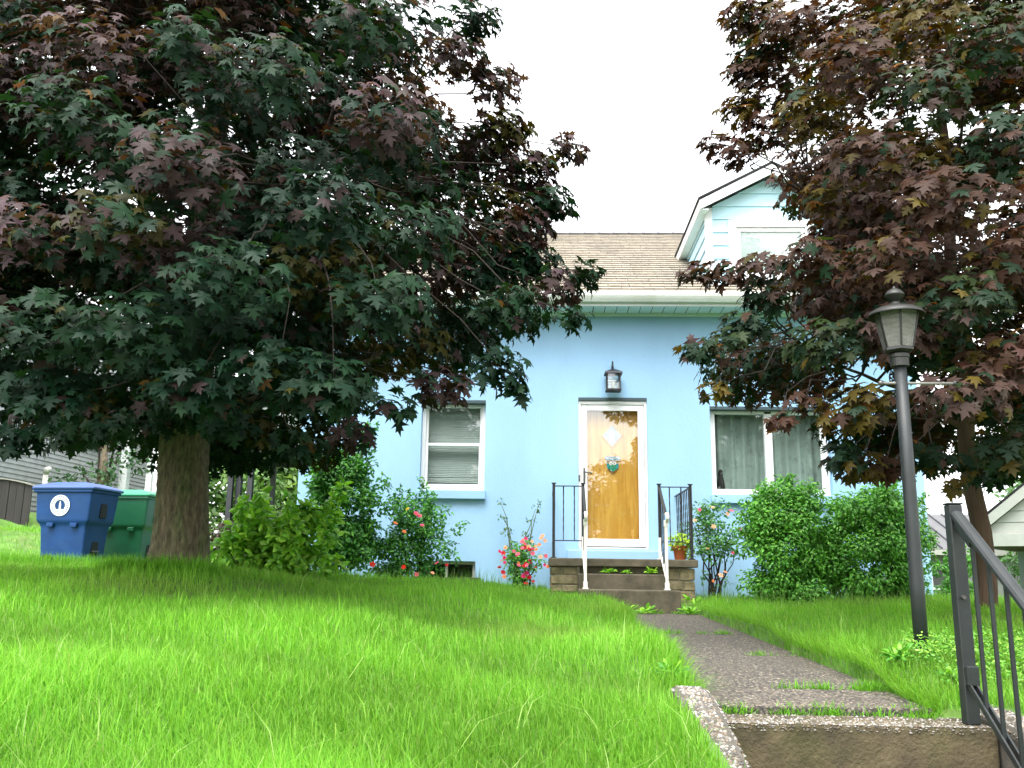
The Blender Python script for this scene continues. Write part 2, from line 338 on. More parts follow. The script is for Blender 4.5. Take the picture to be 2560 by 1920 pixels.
def pebbles(name, parent, pts, rmin, rmax, flat=.45, m='pebble', pal=PEB):
    """squashed octahedron-like stones, 8 faces each, in one part"""
    n = len(pts); P0 = np.array(pts); r = rng.uniform(rmin, rmax, n)
    k = 6; ang = np.arange(k) / k * 2 * np.pi
    ring = np.stack([np.cos(ang), np.sin(ang), np.zeros(k)], 1); tpl = np.vstack([ring, [[0, 0, flat], [0, 0, -flat]]])
    rot = rng.uniform(0, 6.28, n); asp = rng.uniform(.6, 1., n)
    T = np.repeat(tpl[None], n, 0); T = T * (1 + rng.uniform(-.18, .18, (n, 8, 1)))
    x = T[:, :, 0] * asp[:, None]; y = T[:, :, 1]
    c, s_ = np.cos(rot)[:, None], np.sin(rot)[:, None]
    V = np.stack([x * c - y * s_, x * s_ + y * c, T[:, :, 2]], 2) * r[:, None, None] + P0[:, None]
    f = np.array([(i, (i + 1) % k, 6) for i in range(k)] + [((i + 1) % k, i, 7) for i in range(k)])
    Fx = (f[None] + 8 * np.arange(n)[:, None, None]).reshape(-1, 3)
    pc = np.array(pal)[rng.choice(len(pal), n)] * rng.uniform(.55, 1.1, (n, 1)); o = place(name, np_mesh(name, V.reshape(-1, 3), Fx, np.repeat(pc, 8, 0), smooth=True), m, parent); tag(o, kind='stuff'); return o
pp = []
for _ in range(5200):
    y = 4.28 + (10.4 - 4.28) * random.random() ** 1.9; pp.append((random.uniform(.72, 1.70), y, float(path_z(y)) - .0005))
pebbles('path_pebbles', pth, pp, .004, .011, .35, 'pebble', PEBP)
st = empty('street_steps', (1.25, 4.0, -.5), 'concrete garden steps with pebbled nosing leading up to the path', 'steps')
tops = [(.41, 3.98, 4.255), (.21, 3.68, 3.99), (.01, 3.38, 3.69), (-.19, 3.08, 3.39), (-.36, 2.78, 3.09)]
for i, (zt, ya, yb) in enumerate(tops):
    MB().box(.72 + .002 * i, 1.86, ya, yb, zt - .26, zt).build('step', 'concrete', st, bevel=.014, seg=3)
pp = []
for _ in range(1500):
    y = 3.985 + .26 * random.random() ** 1.6; pp.append((random.uniform(.74, 1.84), y, .4095))
for _ in range(330): pp.append((random.uniform(.74, 1.84), 3.981 + random.uniform(0, .006), .405 - .022 * random.random()))
pebbles('nosing_pebbles', st, pp, .004, .010, .4)
def curb(name, x0, x1, prof, label, npeb):
    c = empty(name, ((x0 + x1) / 2, prof[0][0], -.5), label, 'kerb')
    n = 26; Ys = np.linspace(prof[0][0], prof[-1][0], n); Zs = np.interp(-Ys, [-p[0] for p in prof], [p[1] for p in prof])
    k = np.array([.25, .5, .25]); Zs[1:-1] = np.convolve(Zs, k, 'valid')
    w = x1 - x0; sec = [(0, -9), (0, -.025), (.010, -.008), (.03, 0), (w - .03, 0), (w - .010, -.008), (w, -.025), (w, -9)]
    V = []; Fc = []
    for y, z in zip(Ys, Zs):
        for sx, sz in sec: V.append((x0 + sx, y, -.58 if sz < -1 else z + sz))
    m_ = len(sec)
    for i in range(n - 1):
        for j in range(m_ - 1): Fc.append((i * m_ + j, i * m_ + j + 1, (i + 1) * m_ + j + 1, (i + 1) * m_ + j))
    Fc.append(tuple(range(m_))); Fc.append(tuple(range((n - 1) * m_, n * m_)))
    MB().add(V, Fc).build('curb_body', 'curb', c, smooth=False)
    pp = []
    for _ in range(npeb):
        y = random.uniform(prof[-1][0], prof[0][0]); z = float(np.interp(y, Ys[::-1], Zs[::-1])); sx = random.uniform(.004, w - .004)
        dz = 0 if .03 < sx < w - .03 else -.012
        pp.append((x0 + sx, y, z + dz - .001))
    for _ in range(int(npeb * .10)):
        y = random.uniform(prof[-1][0], prof[0][0]); z = float(np.interp(y, Ys[::-1], Zs[::-1])); pp.append((x1 + .0005, y, z - .02 - .12 * random.random() ** 2))
    pebbles('curb_pebbles', c, pp, .005, .0125, .55)
    return c
curb('stair_curb', .555, .715, [(4.22, .525), (4.08, .53), (3.9, .505), (3.6, .43), (3.2, .325), (2.8, .15), (2.4, -.10), (2.2, -.3)], 'curved pebbled concrete curb beside the lawn at the garden steps', 3400)
curb('stair_curb', 1.868, 2.04, [(4.4, .455), (4.1, .45), (3.8, .40), (3.2, .21), (2.8, .03), (2.4, -.2)], 'low pebbled concrete curb behind the iron stair handrail', 2200)

# ------------------------------------------------------------------ blue house
HX0, HX1, HY0, HY1, HZ0, HZT = -3.45, 5.16, 12.5, 21.7, .3, 4.69
house = empty('blue_house', (.85, 12.5, .8), 'light blue stucco house with tan shingle roof and gabled dormer', 'house')
WLx = (-1.75, -.845, 2.13, 3.40); WRx = (2.285, 3.925, 2.11, 3.335); DRx = (.455, 1.415, 1.36, 3.45); BSx = (-1.74, -.945, .78, 1.165)
def holed_wall(x0, x1, z0, z1, holes, y0, y1):
    xs_ = sorted({x0, x1, *[h[0] for h in holes], *[h[1] for h in holes]}); zs_ = sorted({z0, z1, *[h[2] for h in holes], *[h[3] for h in holes]})
    m = MB()
    def inside(x, z): return any(h[0] < x < h[1] and h[2] < z < h[3] for h in holes)
    for i in range(len(xs_) - 1):
        for j in range(len(zs_) - 1):
            a, b, c, d = xs_[i], xs_[i + 1], zs_[j], zs_[j + 1]
            if inside((a + b) / 2, (c + d) / 2): continue
            m.add([(a, y0, c), (b, y0, c), (b, y0, d), (a, y0, d)], [(0, 1, 2, 3)]); m.add([(a, y1, c), (b, y1, c), (b, y1, d), (a, y1, d)], [(3, 2, 1, 0)])
    for (a, b, c, d) in holes + [(x0, x1, z0, z1)]:
        m.add([(a, y0, c), (b, y0, c), (b, y1, c), (a, y1, c)], [(0, 1, 2, 3)]); m.add([(a, y0, d), (b, y0, d), (b, y1, d), (a, y1, d)], [(0, 1, 2, 3)])
        m.add([(a, y0, c), (a, y1, c), (a, y1, d), (a, y0, d)], [(0, 1, 2, 3)]); m.add([(b, y0, c), (b, y1, c), (b, y1, d), (b, y0, d)], [(0, 1, 2, 3)])
    me = m.mesh('wall', recalc=False)
    bm = bmesh.new(); bm.from_mesh(me); bmesh.ops.remove_doubles(bm, verts=bm.verts, dist=1e-5); bmesh.ops.recalc_face_normals(bm, faces=bm.faces); bm.to_mesh(me); bm.free()
    return me
place('wall', holed_wall(HX0, HX1, HZ0, HZT, [WLx, WRx, DRx, BSx], HY0, HY0 + .24), 'blue', house)
S = .56; EY, EZ = 12.05, 4.85
def roofz(y): return EZ + S * (y - EY)
RY = 17.1; RZ = roofz(RY)
for nm, xa, xb in (('side_wall', HX0, HX0 + .2), ('side_wall', HX1 - .2, HX1)):
    MB().prism([(HY0 + .242, HZ0), (HY1, HZ0), (HY1, HZT), (RY, RZ - .12), (HY0 + .242, roofz(HY0 + .24) - .12)], 'x', xa, xb).build(nm, 'blue', house)
box('rear_wall', 'blue', house, HX0 + .2, HX1 - .2, HY1 - .2, HY1 - .002, HZ0, HZT - .002, 0)
box('ceiling', 'inside', house, HX0 + .2, HX1 - .2, HY0 + .25, HY1 - .2, HZT - .1, HZT - .05, 0)
box('floor', 'inside', house, HX0 + .2, HX1 - .2, HY0 + .25, HY1 - .2, 1.22, 1.30, 0)
for xa in (-.3, 1.9): box('partition', 'inside', house, xa, xa + .1, HY0 + .25, HY0 + 4, 1.301, HZT - .101, 0)
# roof slopes
roof = MB().prism([(EY, EZ - .06), (EY, EZ - .015), (RY, RZ - .015), (2 * RY - EY, EZ - .015), (2 * RY - EY, EZ - .06), (RY, RZ - .10)], 'x', HX0 - .18, HX1 + .18).build('roof', 'shingle_edge', house)
# shingle courses: real lapped tabs on the front slope (each a thin wedge), joined
m = MB(); L = math.hypot(RY - EY, RZ - EZ); nrow = 30; ex = L / nrow; ny_, nz_ = -S / math.hypot(1, S), 1 / math.hypot(1, S)
dy_, dz_ = 1 / math.hypot(1, S), S / math.hypot(1, S)
for r in range(nrow):
    x = HX0 - .2 + (-.30 * (r % 2) * .5) - random.random() * .05
    while x < HX1 + .2:
        w = random.choice((.30, .305, .31)); xa, xb = max(x + .004, HX0 - .2), min(x + w - .004, HX1 + .2)
        if xb > xa + .02:
            t0 = .021 + random.uniform(-.002, .003); a0 = r * ex - .004 + random.uniform(-.002, .002); a1 = (r + 1) * ex + .01
            def pt(xx, a, h): return (xx, EY + a * dy_ + h * ny_, EZ + a * dz_ + h * nz_)
            m.add([pt(xa, a0, -.012), pt(xb, a0, -.012), pt(xb, a0, t0), pt(xa, a0, t0), pt(xa, a1, .002), pt(xb, a1, .002)], [(0, 1, 2, 3), (3, 2, 5, 4), (0, 3, 4), (1, 5, 2)])
        x += w
o = m.build('shingles', 'shingle', roof); tag(o, kind='stuff')
x = HX0 - .2
while x < HX1 + .15:
    m = MB(); a = .14
    m.add([(x, RY - a, RZ - a * S + .03), (x + .3, RY - a, RZ - a * S + .02), (x + .3, RY, RZ + .03), (x, RY, RZ + .045), (x, RY + a, RZ - a * S + .03), (x + .3, RY + a, RZ - a * S + .02)], [(0, 1, 2, 3), (3, 2, 5, 4)])
    o = m.build('ridge_cap', 'shingle_edge', roof); sd = o.modifiers.new('s', 'SOLIDIFY'); sd.thickness = .012
    x += .292
# gutter: open K profile along the eave
gz = 4.70
prof = [(12.05, gz), (11.98, gz), (11.95, gz + .04), (11.93, gz + .075), (11.925, gz + .13), (11.94, gz + .135), (11.945, gz + .12), (11.955, gz + .06), (12.0, gz + .02), (12.045, gz + .02), (12.045, gz + .13), (12.05, gz + .13)]
MB().prism(prof, 'x', HX0 - .2, HX1 + .2).build('gutter', 'gutter', house, bevel=0)
box('fascia', 'white', house, HX0 - .18, HX1 + .18, 12.053, 12.08, 4.655, 4.83, .003)
x = HX0 - .18
while x < HX1 + .17:      # vented soffit panels between fascia and wall
    b = min(x + .163, HX1 + .18); MB().box(x + .004, b - .004, 12.082, 12.498, 4.672, 4.684).build('soffit_panel', 'soffit', house, bevel=.003, seg=1); x += .165
box('soffit_back', 'shingle_edge', house, HX0 - .18, HX1 + .18, 12.082, 12.498, 4.686, 4.70, 0)
box('frieze_moulding', 'soffit', house, HX0, HX1, 12.46, 12.499, 4.63, 4.671, .006)
# chimney with brick courses
ch = box('chimney', 'mortar', house, -.75, -.275, 14.55, 15.1, 5.5, 7.05, 0)
for r in range(11):
    z = 6.1 + r * .082; off = .11 if r % 2 else 0
    for (xa, xb) in ([(-.76, -.55), (-.54, -.31)] if r % 2 else [(-.76, -.65), (-.64, -.42), (-.41, -.31)]):
        box('brick', 'brick', ch, xa, xb, 14.538, 14.549, z, z + .07, .003)
    for ya in (14.55, 14.78): box('brick', 'brick', ch, -.3, -.263, ya + off * .5, ya + .21, z, z + .07, .003)
box('chimney_cap', 'concrete', ch, -.80, -.22, 14.50, 15.15, 7.055, 7.12, .01)
# dormer
DX0, DX1, DY = 2.315, 4.16, 12.46; DXC = (DX0 + DX1) / 2; DZE = 6.26; DS = .53
DPZ = DZE + DS * (DXC - DX0)
dorm = box('dormer', 'inside', house, DX0 + .02, DX1 - .02, DY + .05, 14.3, 5.0, DZE - .05, 0)
zb = roofz(DY) + .02; bz = zb; wx0, wx1, wz0, wz1 = 2.63, 3.845, 5.16, 6.08
k = 0
while bz < DPZ - .05:      # clapboards of the front
    bt = bz + .205
    def xl(z): return DX0 + .075 if z < DZE else DX0 + .02 + (z - DZE) / DS
    for (xa0, xa1, xb0, xb1) in [(xl(bz), DXC * 2 - xl(bz), xl(bt), DXC * 2 - xl(bt))]:
        if bt > DPZ: xb0 = xb1 = DXC; 
        segs = [(xa0, xb0, xa1, xb1)]
        if bz < wz1 - .02 and bt > wz0 + .02: segs = [(xa0, xb0, wx0 + .01, wx0 + .01), (wx1 - .01, wx1 - .01, xa1, xb1)]
        for (l0, l1, r0, r1) in segs:
            MB().add([(l0, DY, bz), (r0, DY, bz), (r1, DY + .022, min(bt, DPZ)), (l1, DY + .022, min(bt, DPZ)), (l0, DY + .05, bz), (r0, DY + .05, bz), (r1, DY + .05, min(bt, DPZ)), (l1, DY + .05, min(bt, DPZ))],
                     [(0, 1, 2, 3), (7, 6, 5, 4), (0, 4, 5, 1), (3, 2, 6, 7), (0, 3, 7, 4), (1, 5, 6, 2)]).build('clapboard', 'dorm', dorm)
    bz += .2
for sx, xo in ((-1, DX0), (1, DX1)):      # side boards, cut by the roof slope
    bz = zb
    while bz < DZE - .02:
        bt = min(bz + .205, DZE)
        ye0 = EY + (bz - EZ) / S; ye1 = EY + (bt - EZ) / S
        xi = xo; xq = xo - sx * .022
        MB().add([(xi, DY + .08, bz), (xi, ye0 + .05, bz), (xq, ye1 + .05, bt), (xq, DY + .08, bt), (xo - sx * .06, DY + .08, bz), (xo - sx * .06, ye0 + .05, bz), (xo - sx * .06, ye1 + .05, bt), (xo - sx * .06, DY + .08, bt)],
                 [(0, 1, 2, 3), (7, 6, 5, 4), (0, 4, 5, 1), (3, 2, 6, 7), (0, 3, 7, 4), (1, 5, 6, 2)]).build('clapboard', 'dorm', dorm)
        bz += .2
    box('corner_board', 'white', dorm, min(xo + sx * .012, xo - sx * .085), max(xo + sx * .012, xo - sx * .085), DY - .014, DY + .075, zb - .05, DZE + .01, .004)
# dormer roof: two slabs, white rake and soffit
OV = .13; YF = 12.22
for sx in (-1, 1):
    e = DXC + sx * (DXC - DX0 + OV); ez = DZE - DS * OV + .06
    yb = EY + (ez - EZ) / S
    ybr = EY + (DPZ + .06 - EZ) / S
    def slab(h0, h1, xe, y0, inset=0.):
        return MB().add([(xe, y0, ez + h0), (DXC, y0, DPZ + .06 + h0), (DXC, ybr + .3, DPZ + .06 + h0), (xe, yb + .3, ez + h0), (xe, y0, ez + h1), (DXC, y0, DPZ + .06 + h1), (DXC, ybr + .3, DPZ + .06 + h1), (xe, yb + .3, ez + h1)],
                        [(0, 1, 2, 3), (7, 6, 5, 4), (0, 4, 5, 1), (3, 2, 6, 7), (0, 3, 7, 4), (1, 5, 6, 2)])
    slab(.045, .075, e + sx * .02, YF - .03).build('dormer_shingles', 'shingle_edge', dorm)
    slab(0, .044, e, YF).build('dormer_deck', 'white', dorm)
    MB().add([(e, YF - .012, ez - .10), (DXC, YF - .012, DPZ - .05), (DXC, YF - .012, DPZ + .095), (e, YF - .012, ez + .035), (e, YF + .012, ez - .10), (DXC, YF + .012, DPZ - .05), (DXC, YF + .012, DPZ + .095), (e, YF + .012, ez + .035)],
             [(0, 1, 2, 3), (7, 6, 5, 4), (0, 4, 5, 1), (3, 2, 6, 7), (0, 3, 7, 4), (1, 5, 6, 2)]).build('rake_board', 'white', dorm)
    box('dormer_fascia', 'white', dorm, min(e, e - sx * .02), max(e, e - sx * .02), YF + .013, yb + .1, ez - .10, ez - .001, .002)
    box('dormer_soffit', 'soffit', dorm, min(e - sx * .021, DXC - sx * -(DXC - DX0)), max(e - sx * .021, DXC + sx * (DXC - DX0)), YF + .013, yb + .1, ez - .10, ez - .085, 0)
def frame_ring(name, m, parent, x0, x1, z0, z1, w, y0, y1, bevel=.004, wb=None, wt=None):
    wb = wb or w; wt = wt or w
    mm = MB(); mm.box(x0, x0 + w, y0, y1, z0, z1); mm.box(x1 - w, x1, y0, y1, z0, z1); mm.box(x0 + w, x1 - w, y0, y1, z1 - wt, z1); mm.box(x0 + w, x1 - w, y0, y1, z0, z0 + wb)
    return mm.build(name, m, parent, bevel=bevel)
dw = frame_ring('dormer_window', 'white', dorm, wx0, wx1, wz0, wz1, .11, DY - .03, DY + .07)
# (sub-parts of the dormer window hang from the dormer itself)
frame_ring('sash', 'white', dorm, wx0 + .112, wx1 - .112, wz0 + .112, wz1 - .112, .06, DY, DY + .045)
box('pane', 'glass', dorm, wx0 + .172, wx1 - .172, DY + .02, DY + .024, wz0 + .172, wz1 - .172, 0)
box('shade', 'shade', dorm, wx0 + .16, wx1 - .16, DY + .027, DY + .030, wz0 + .15, wz1 - .15, 0)
# left window (double hung)
def window_base(h, sillz, name_label):
    w = frame_ring('window', 'white', house, h[0] + .002, h[1] - .002, h[2] + .002, h[3] - .048, .052, HY0 + .10, HY0 + .20, wb=.05, wt=.04)
    return w
wl = window_base(WLx, 0, '')
a, b, c, d = WLx; mid = 2.77
frame_ring('sash', 'white', wl, a + .056, b - .056, mid - .01, d - .054, .03, HY0 + .15, HY0 + .185)
frame_ring('sash', 'white', wl, a + .056, b - .056, c + .054, mid + .03, .038, HY0 + .112, HY0 + .147)
box('pane', 'glass', wl, a + .086, b - .086, HY0 + .165, HY0 + .169, mid + .02, d - .084, 0)
box('pane', 'glass', wl, a + .094, b - .094, HY0 + .128, HY0 + .132, c + .092, mid - .008, 0)
box('sill', 'blue_trim', house, a - .02, b + .02, HY0 - .065, HY0 + .098, 2.005, 2.126, .008)
bl = empty('window_blind', (-1.3, HY0 + .24, 2.2), 'closed slatted blind behind the double-hung window', 'blind')
sm = MB().box(a + .04, b - .04, 0, .004, 0, .028).mesh('slat')
n = 0; z = c + .05
while z < d - .05:
    up = z > mid
    o = place('slat', sm, 'blind', bl); o.parent = bl; o.matrix_parent_inverse = Matrix.Identity(4)
    dent = random.random() < .10 and not up
    o.location = (1.3 + random.uniform(-.002, .002), 0.0, z - 2.2); o.rotation_euler = (RAD(-26 + (random.uniform(-18, 12) if dent else random.uniform(-3, 3))), RAD(random.uniform(-.9, .9) if dent else 0), 0)
    z += .0255; n += 1
box('headrail', 'blind', bl, a + .04, b - .04, HY0 + .225, HY0 + .27, d - .05, d - .01, .002)
# wide window
wr = window_base(WRx, 0, '')
a, b, c, d = WRx; mx_ = 3.085
frame_ring('sash', 'white', wr, a + .056, mx_ + .03, c + .052, d - .052, .03, HY0 + .112, HY0 + .145)
frame_ring('sash', 'white', wr, mx_ - .03, b - .056, c + .052, d - .052, .035, HY0 + .15, HY0 + .185)
box('mullion', 'white', wr, mx_ - .028, mx_ + .075, HY0 + .100, HY0 + .111, c + .053, d - .053, .003)
box('pane', 'glass', wr, a + .085, mx_ + .001, HY0 + .127, HY0 + .131, c + .08, d - .08, 0)
box('pane', 'glass', wr, mx_ + .005, b - .09, HY0 + .166, HY0 + .170, c + .08, d - .08, 0)
box('sill', 'blue_trim', house, a - .02, b + .02, HY0 - .065, HY0 + .098, 1.985, 2.105, .008)
for (xa, xb, lab) in ((a + .05, mx_ + .02, 'pleated grey-green curtain behind the sliding window, next to the porch'), (mx_ + .04, b - .05, 'pleated grey-green curtain behind the sliding window, behind the round shrubs')):
    nX = 90; X = np.linspace(xa, xb, nX); ph = np.cumsum(rng.uniform(.15, .55, nX)); 
    Zs = np.linspace(c - .1, d + .05, 8)
    V = np.array([(X[i], HY0 + .285 + .03 * math.sin(ph[i] + .25 * math.sin(zz * 2)) * (1.1 - .1 * zz / 3), zz) for zz in Zs for i in range(nX)])
    i0 = (np.arange(7)[:, None] * nX + np.arange(nX - 1)[None]).ravel()
    o = place('curtain', np_mesh('curtain', V, np.stack([i0, i0 + 1, i0 + nX + 1, i0 + nX], 1), smooth=True), 'curtain'); tag(o, lab, 'curtain')
vz = empty('vase', (2.45, HY0 + .25, 2.17), 'small dark vase standing inside the sliding window', 'vase')
MB().lathe([(.03, 0), (.05, .03), (.055, .12), (.045, .2), (.03, .26), (.036, .3)], (2.455, HY0 + .245, 2.125), 16).build('vase_body', 'dark_wood', vz, smooth=True)
MB().lathe([(.001, 0), (.03, .01), (.034, .03), (.02, .05), (.001, .055)], (2.455, HY0 + .245, 2.425), 12, cap=False).build('vase_lid', 'dark_wood', vz, smooth=True)
box('window_board', 'white', wr, a + .02, b - .02, HY0 + .205, HY0 + .30, c - .02, c + .012, .003)
# basement window
bw = frame_ring('basement_window', 'cream', house, BSx[0] + .002, BSx[1] - .002, BSx[2] + .002, BSx[3] - .002, .04, HY0 + .06, HY0 + .12)
box('pane', 'glass', bw, BSx[0] + .04, BSx[1] - .04, HY0 + .09, HY0 + .094, BSx[2] + .04, BSx[3] - .04, 0)
box('centre_bar', 'cream', bw, -1.36, -1.325, HY0 + .058, HY0 + .085, BSx[2] + .04, BSx[3] - .04, .003)
well = MB()
for i in range(9):
    t0 = math.pi * i / 9; t1 = math.pi * (i + 1) / 9
    p0 = (-1.34 - .47 * math.cos(t0), HY0 - .01 - .34 * math.sin(t0)); p1 = (-1.34 - .47 * math.cos(t1), HY0 - .01 - .34 * math.sin(t1))
    well.bar((p0[0], p0[1], .78), (p1[0], p1[1], .78), .012, .34)
ww = well.build('window_well', 'step_conc', house, bevel=.003)
# storm door and oak door
a, b, c, d = DRx
dr = frame_ring('storm_door', 'white', house, a + .002, b - .002, c + .002, d - .084, .035, HY0 + .02, HY0 + .15, wb=.012, wt=.012)
box('door_head', 'white', house, a + .002, b - .002, HY0 + .016, HY0 + .16, d - .082, d - .048, .004)
frame_ring('leaf_frame', 'white', dr, a + .042, b - .042, c + .03, d - .098, .085, HY0 + .035, HY0 + .07, bevel=.006, wb=.10, wt=.085)
box('glass', 'door_glass', dr, a + .12, b - .12, HY0 + .05, HY0 + .054, c + .12, d - .172, 0)
box('latch_plate', 'steel', dr, a + .07, a + .098, HY0 + .026, HY0 + .0349, 2.25, 2.46, .004)
MB().tube([(a + .085, HY0 + .03, 2.395), (a + .09, HY0 - .02, 2.395), (a + .15, HY0 - .03, 2.39), (a + .19, HY0 - .028, 2.375)], .010, 8).build('handle', 'steel', dr, smooth=True)
box('strike', 'steel', dr, a + .006, a + .026, HY0 + .008, HY0 + .019, 2.27, 2.36, .003)
idr = box('oak_door', 'doorwood', house, a + .04, b - .04, HY0 + .16, HY0 + .205, c + .03, d - .045, 0)
dcx, dcz, hw, hh = .935, 2.93, .155, .185
MB().prism([(dcx, dcz - hh), (dcx + hw, dcz), (dcx, dcz + hh), (dcx - hw, dcz)], 'y', HY0 + .146, HY0 + .159).build('diamond_frame', 'doorwood', idr, bevel=.004)
MB().prism([(dcx, dcz - hh + .028), (dcx + hw - .024, dcz), (dcx, dcz + hh - .028), (dcx - hw + .024, dcz)], 'y', HY0 + .142, HY0 + .1455).build('diamond_pane', 'paper', idr)
MB().prism([(dcx - .03, dcz - .10), (dcx + .035, dcz - .085), (dcx + .035, dcz + .03), (dcx - .03, dcz + .03)], 'y', HY0 + .1395, HY0 + .1415).build('note', 'white_paint', idr)
MB().box(a + .45 - .455 * 0 - .45 + .05 - .05, b, HY0 - .03, HY0 + .019, 1.20, c - .001).build('threshold', 'blue_trim', house, bevel=.006)
box('base_step', 'blue_trim', house, .30, 1.66, HY0 - .10, HY0 - .002, 1.205, 1.335, .01)

for (a, b, c, d), dep in ((WLx, .098), (WRx, .098), (DRx, .048)):      # added dark slate-grey strips across the heads of the openings
    box('head_strip', 'head_strip', house, a + .001, b - .001, HY0 - .004, HY0 + dep, d - .046, d - .003, .002)
# ------------------------------------------------------------------ wall lantern
wlx, wly = .935, 12.33
ln = empty('wall_lantern', (wlx, 12.49, 3.55), 'small black lantern with glass panes mounted above the front door', 'lantern')
h = .088
MB().tube([(wlx, 12.495, 3.86), (wlx, 12.46, 3.93), (wlx, 12.40, 3.945), (wlx, 12.35, 3.90), (wlx, wly, 3.80)], .010, 8).build('arm', 'black_iron', ln, smooth=True)
MB().lathe([(.05, 0), (.05, .012)], (wlx, 0, 0), 16).build('backplate', 'black_iron', ln).matrix_local = Matrix.Translation((0, 0, .26)) @ Matrix.Rotation(RAD(90), 4, 'X') @ Matrix.Translation((-wlx, 0, 0))
MB().add([(wlx - .125, wly - .125, 3.745), (wlx + .125, wly - .125, 3.745), (wlx + .125, wly + .125, 3.745), (wlx - .125, wly + .125, 3.745), (wlx - .12, wly - .12, 3.765), (wlx + .12, wly - .12, 3.765), (wlx + .12, wly + .12, 3.765), (wlx - .12, wly + .12, 3.765), (wlx, wly, 3.83)],
         [(3, 2, 1, 0), (0, 1, 5, 4), (1, 2, 6, 5), (2, 3, 7, 6), (3, 0, 4, 7), (4, 5, 8), (5, 6, 8), (6, 7, 8), (7, 4, 8)]).build('lantern_roof', 'black_iron', ln)
for sx in (-1, 1):
    for sy in (-1, 1): box('corner_post', 'black_iron', ln, wlx + sx * h - .009, wlx + sx * h + .009, wly + sy * h - .009, wly + sy * h + .009, 3.53, 3.745, .002)
box('lantern_base', 'black_iron', ln, wlx - .105, wlx + .105, wly - .105, wly + .105, 3.505, 3.529, .004)
for sx in (-1, 1): box('lantern_pane', 'glass', ln, wlx + sx * h - .001, wlx + sx * h + .001, wly - h + .01, wly + h - .01, 3.531, 3.743, 0)
for sy in (-1, 1):
    box('lantern_pane', 'glass', ln, wlx - h + .01, wlx + h - .01, wly + sy * h - .001, wly + sy * h + .001, 3.531, 3.743, 0)
    box('glazing_bar', 'black_iron', ln, wlx - h + .01, wlx + h - .01, wly + sy * h - .003, wly + sy * h + .003, 3.655, 3.661, 0)
MB().lathe([(.012, 0), (.012, .05), (.018, .06), (.022, .085), (.012, .11), (.003, .125)], (wlx, wly, 3.53), 12).build('bulb', 'bulb', ln, smooth=True)

# ------------------------------------------------------------------ porch
PX0, PX1, PYF, PZ = .045, 1.835, 11.08, 1.20
porch = empty('front_porch', (.94, 11.4, .6), 'small stone front porch with concrete cap and two weathered steps', 'porch')
MB().box(PX0, PX1, PYF, 12.39, PZ - .095, PZ, .004).build('cap_slab', 'step_conc', porch, bevel=.012, seg=2)
box('core', 'mortar', porch, PX0 + .075, PX1 - .075, PYF + .085, 12.45, .45, PZ - .1, 0)
box('step', 'step_conc', porch, .40, 1.445, 10.82, 11.14, .60, 1.02, .014)
box('step', 'step_conc', porch, .385, 1.535, 10.50, 10.90, .50, .845, .016)
def stones(x0, x1, z0, z1, side=None):
    z = z1
    while z > z0 + .03:
        hh_ = random.choice((.095, .115, .15)); zb_ = max(z - hh_, z0)
        t = 0.
        W = x1 - x0
        while t < W - .02:
            w = random.uniform(.11, .25)
            if W - t - w < .09: w = W - t
            p = random.uniform(-.008, .008)
            if side is None: MB().box(x0 + t + .006, x0 + t + w - .006, PYF + .055 + p, PYF + .15, zb_ + .006, z - .006, .004).build('stone', 'stone', porch, bevel=.010)
            else:
                s0 = sorted((side, side + (.06 if side < 1 else -.06)))
                MB().box(s0[0] + p, s0[1] + p, x0 + t + .006, x0 + t + w - .006, zb_ + .006, z - .006, .004).build('stone', 'stone', porch, bevel=.010)
            t += w
        z = zb_
stones(PX0 + .03, .40, .60, PZ - .10); stones(1.45, PX1 - .03, .52, PZ - .10)
stones(PYF + .155, 12.45, .60, PZ - .10, PX0 + .03); stones(PYF + .155, 12.45, .55, PZ - .10, PX1 - .03)
MB().box(.42, 1.44, 11.15, 11.18, .9, PZ - .1).build('riser', 'step_conc', porch)

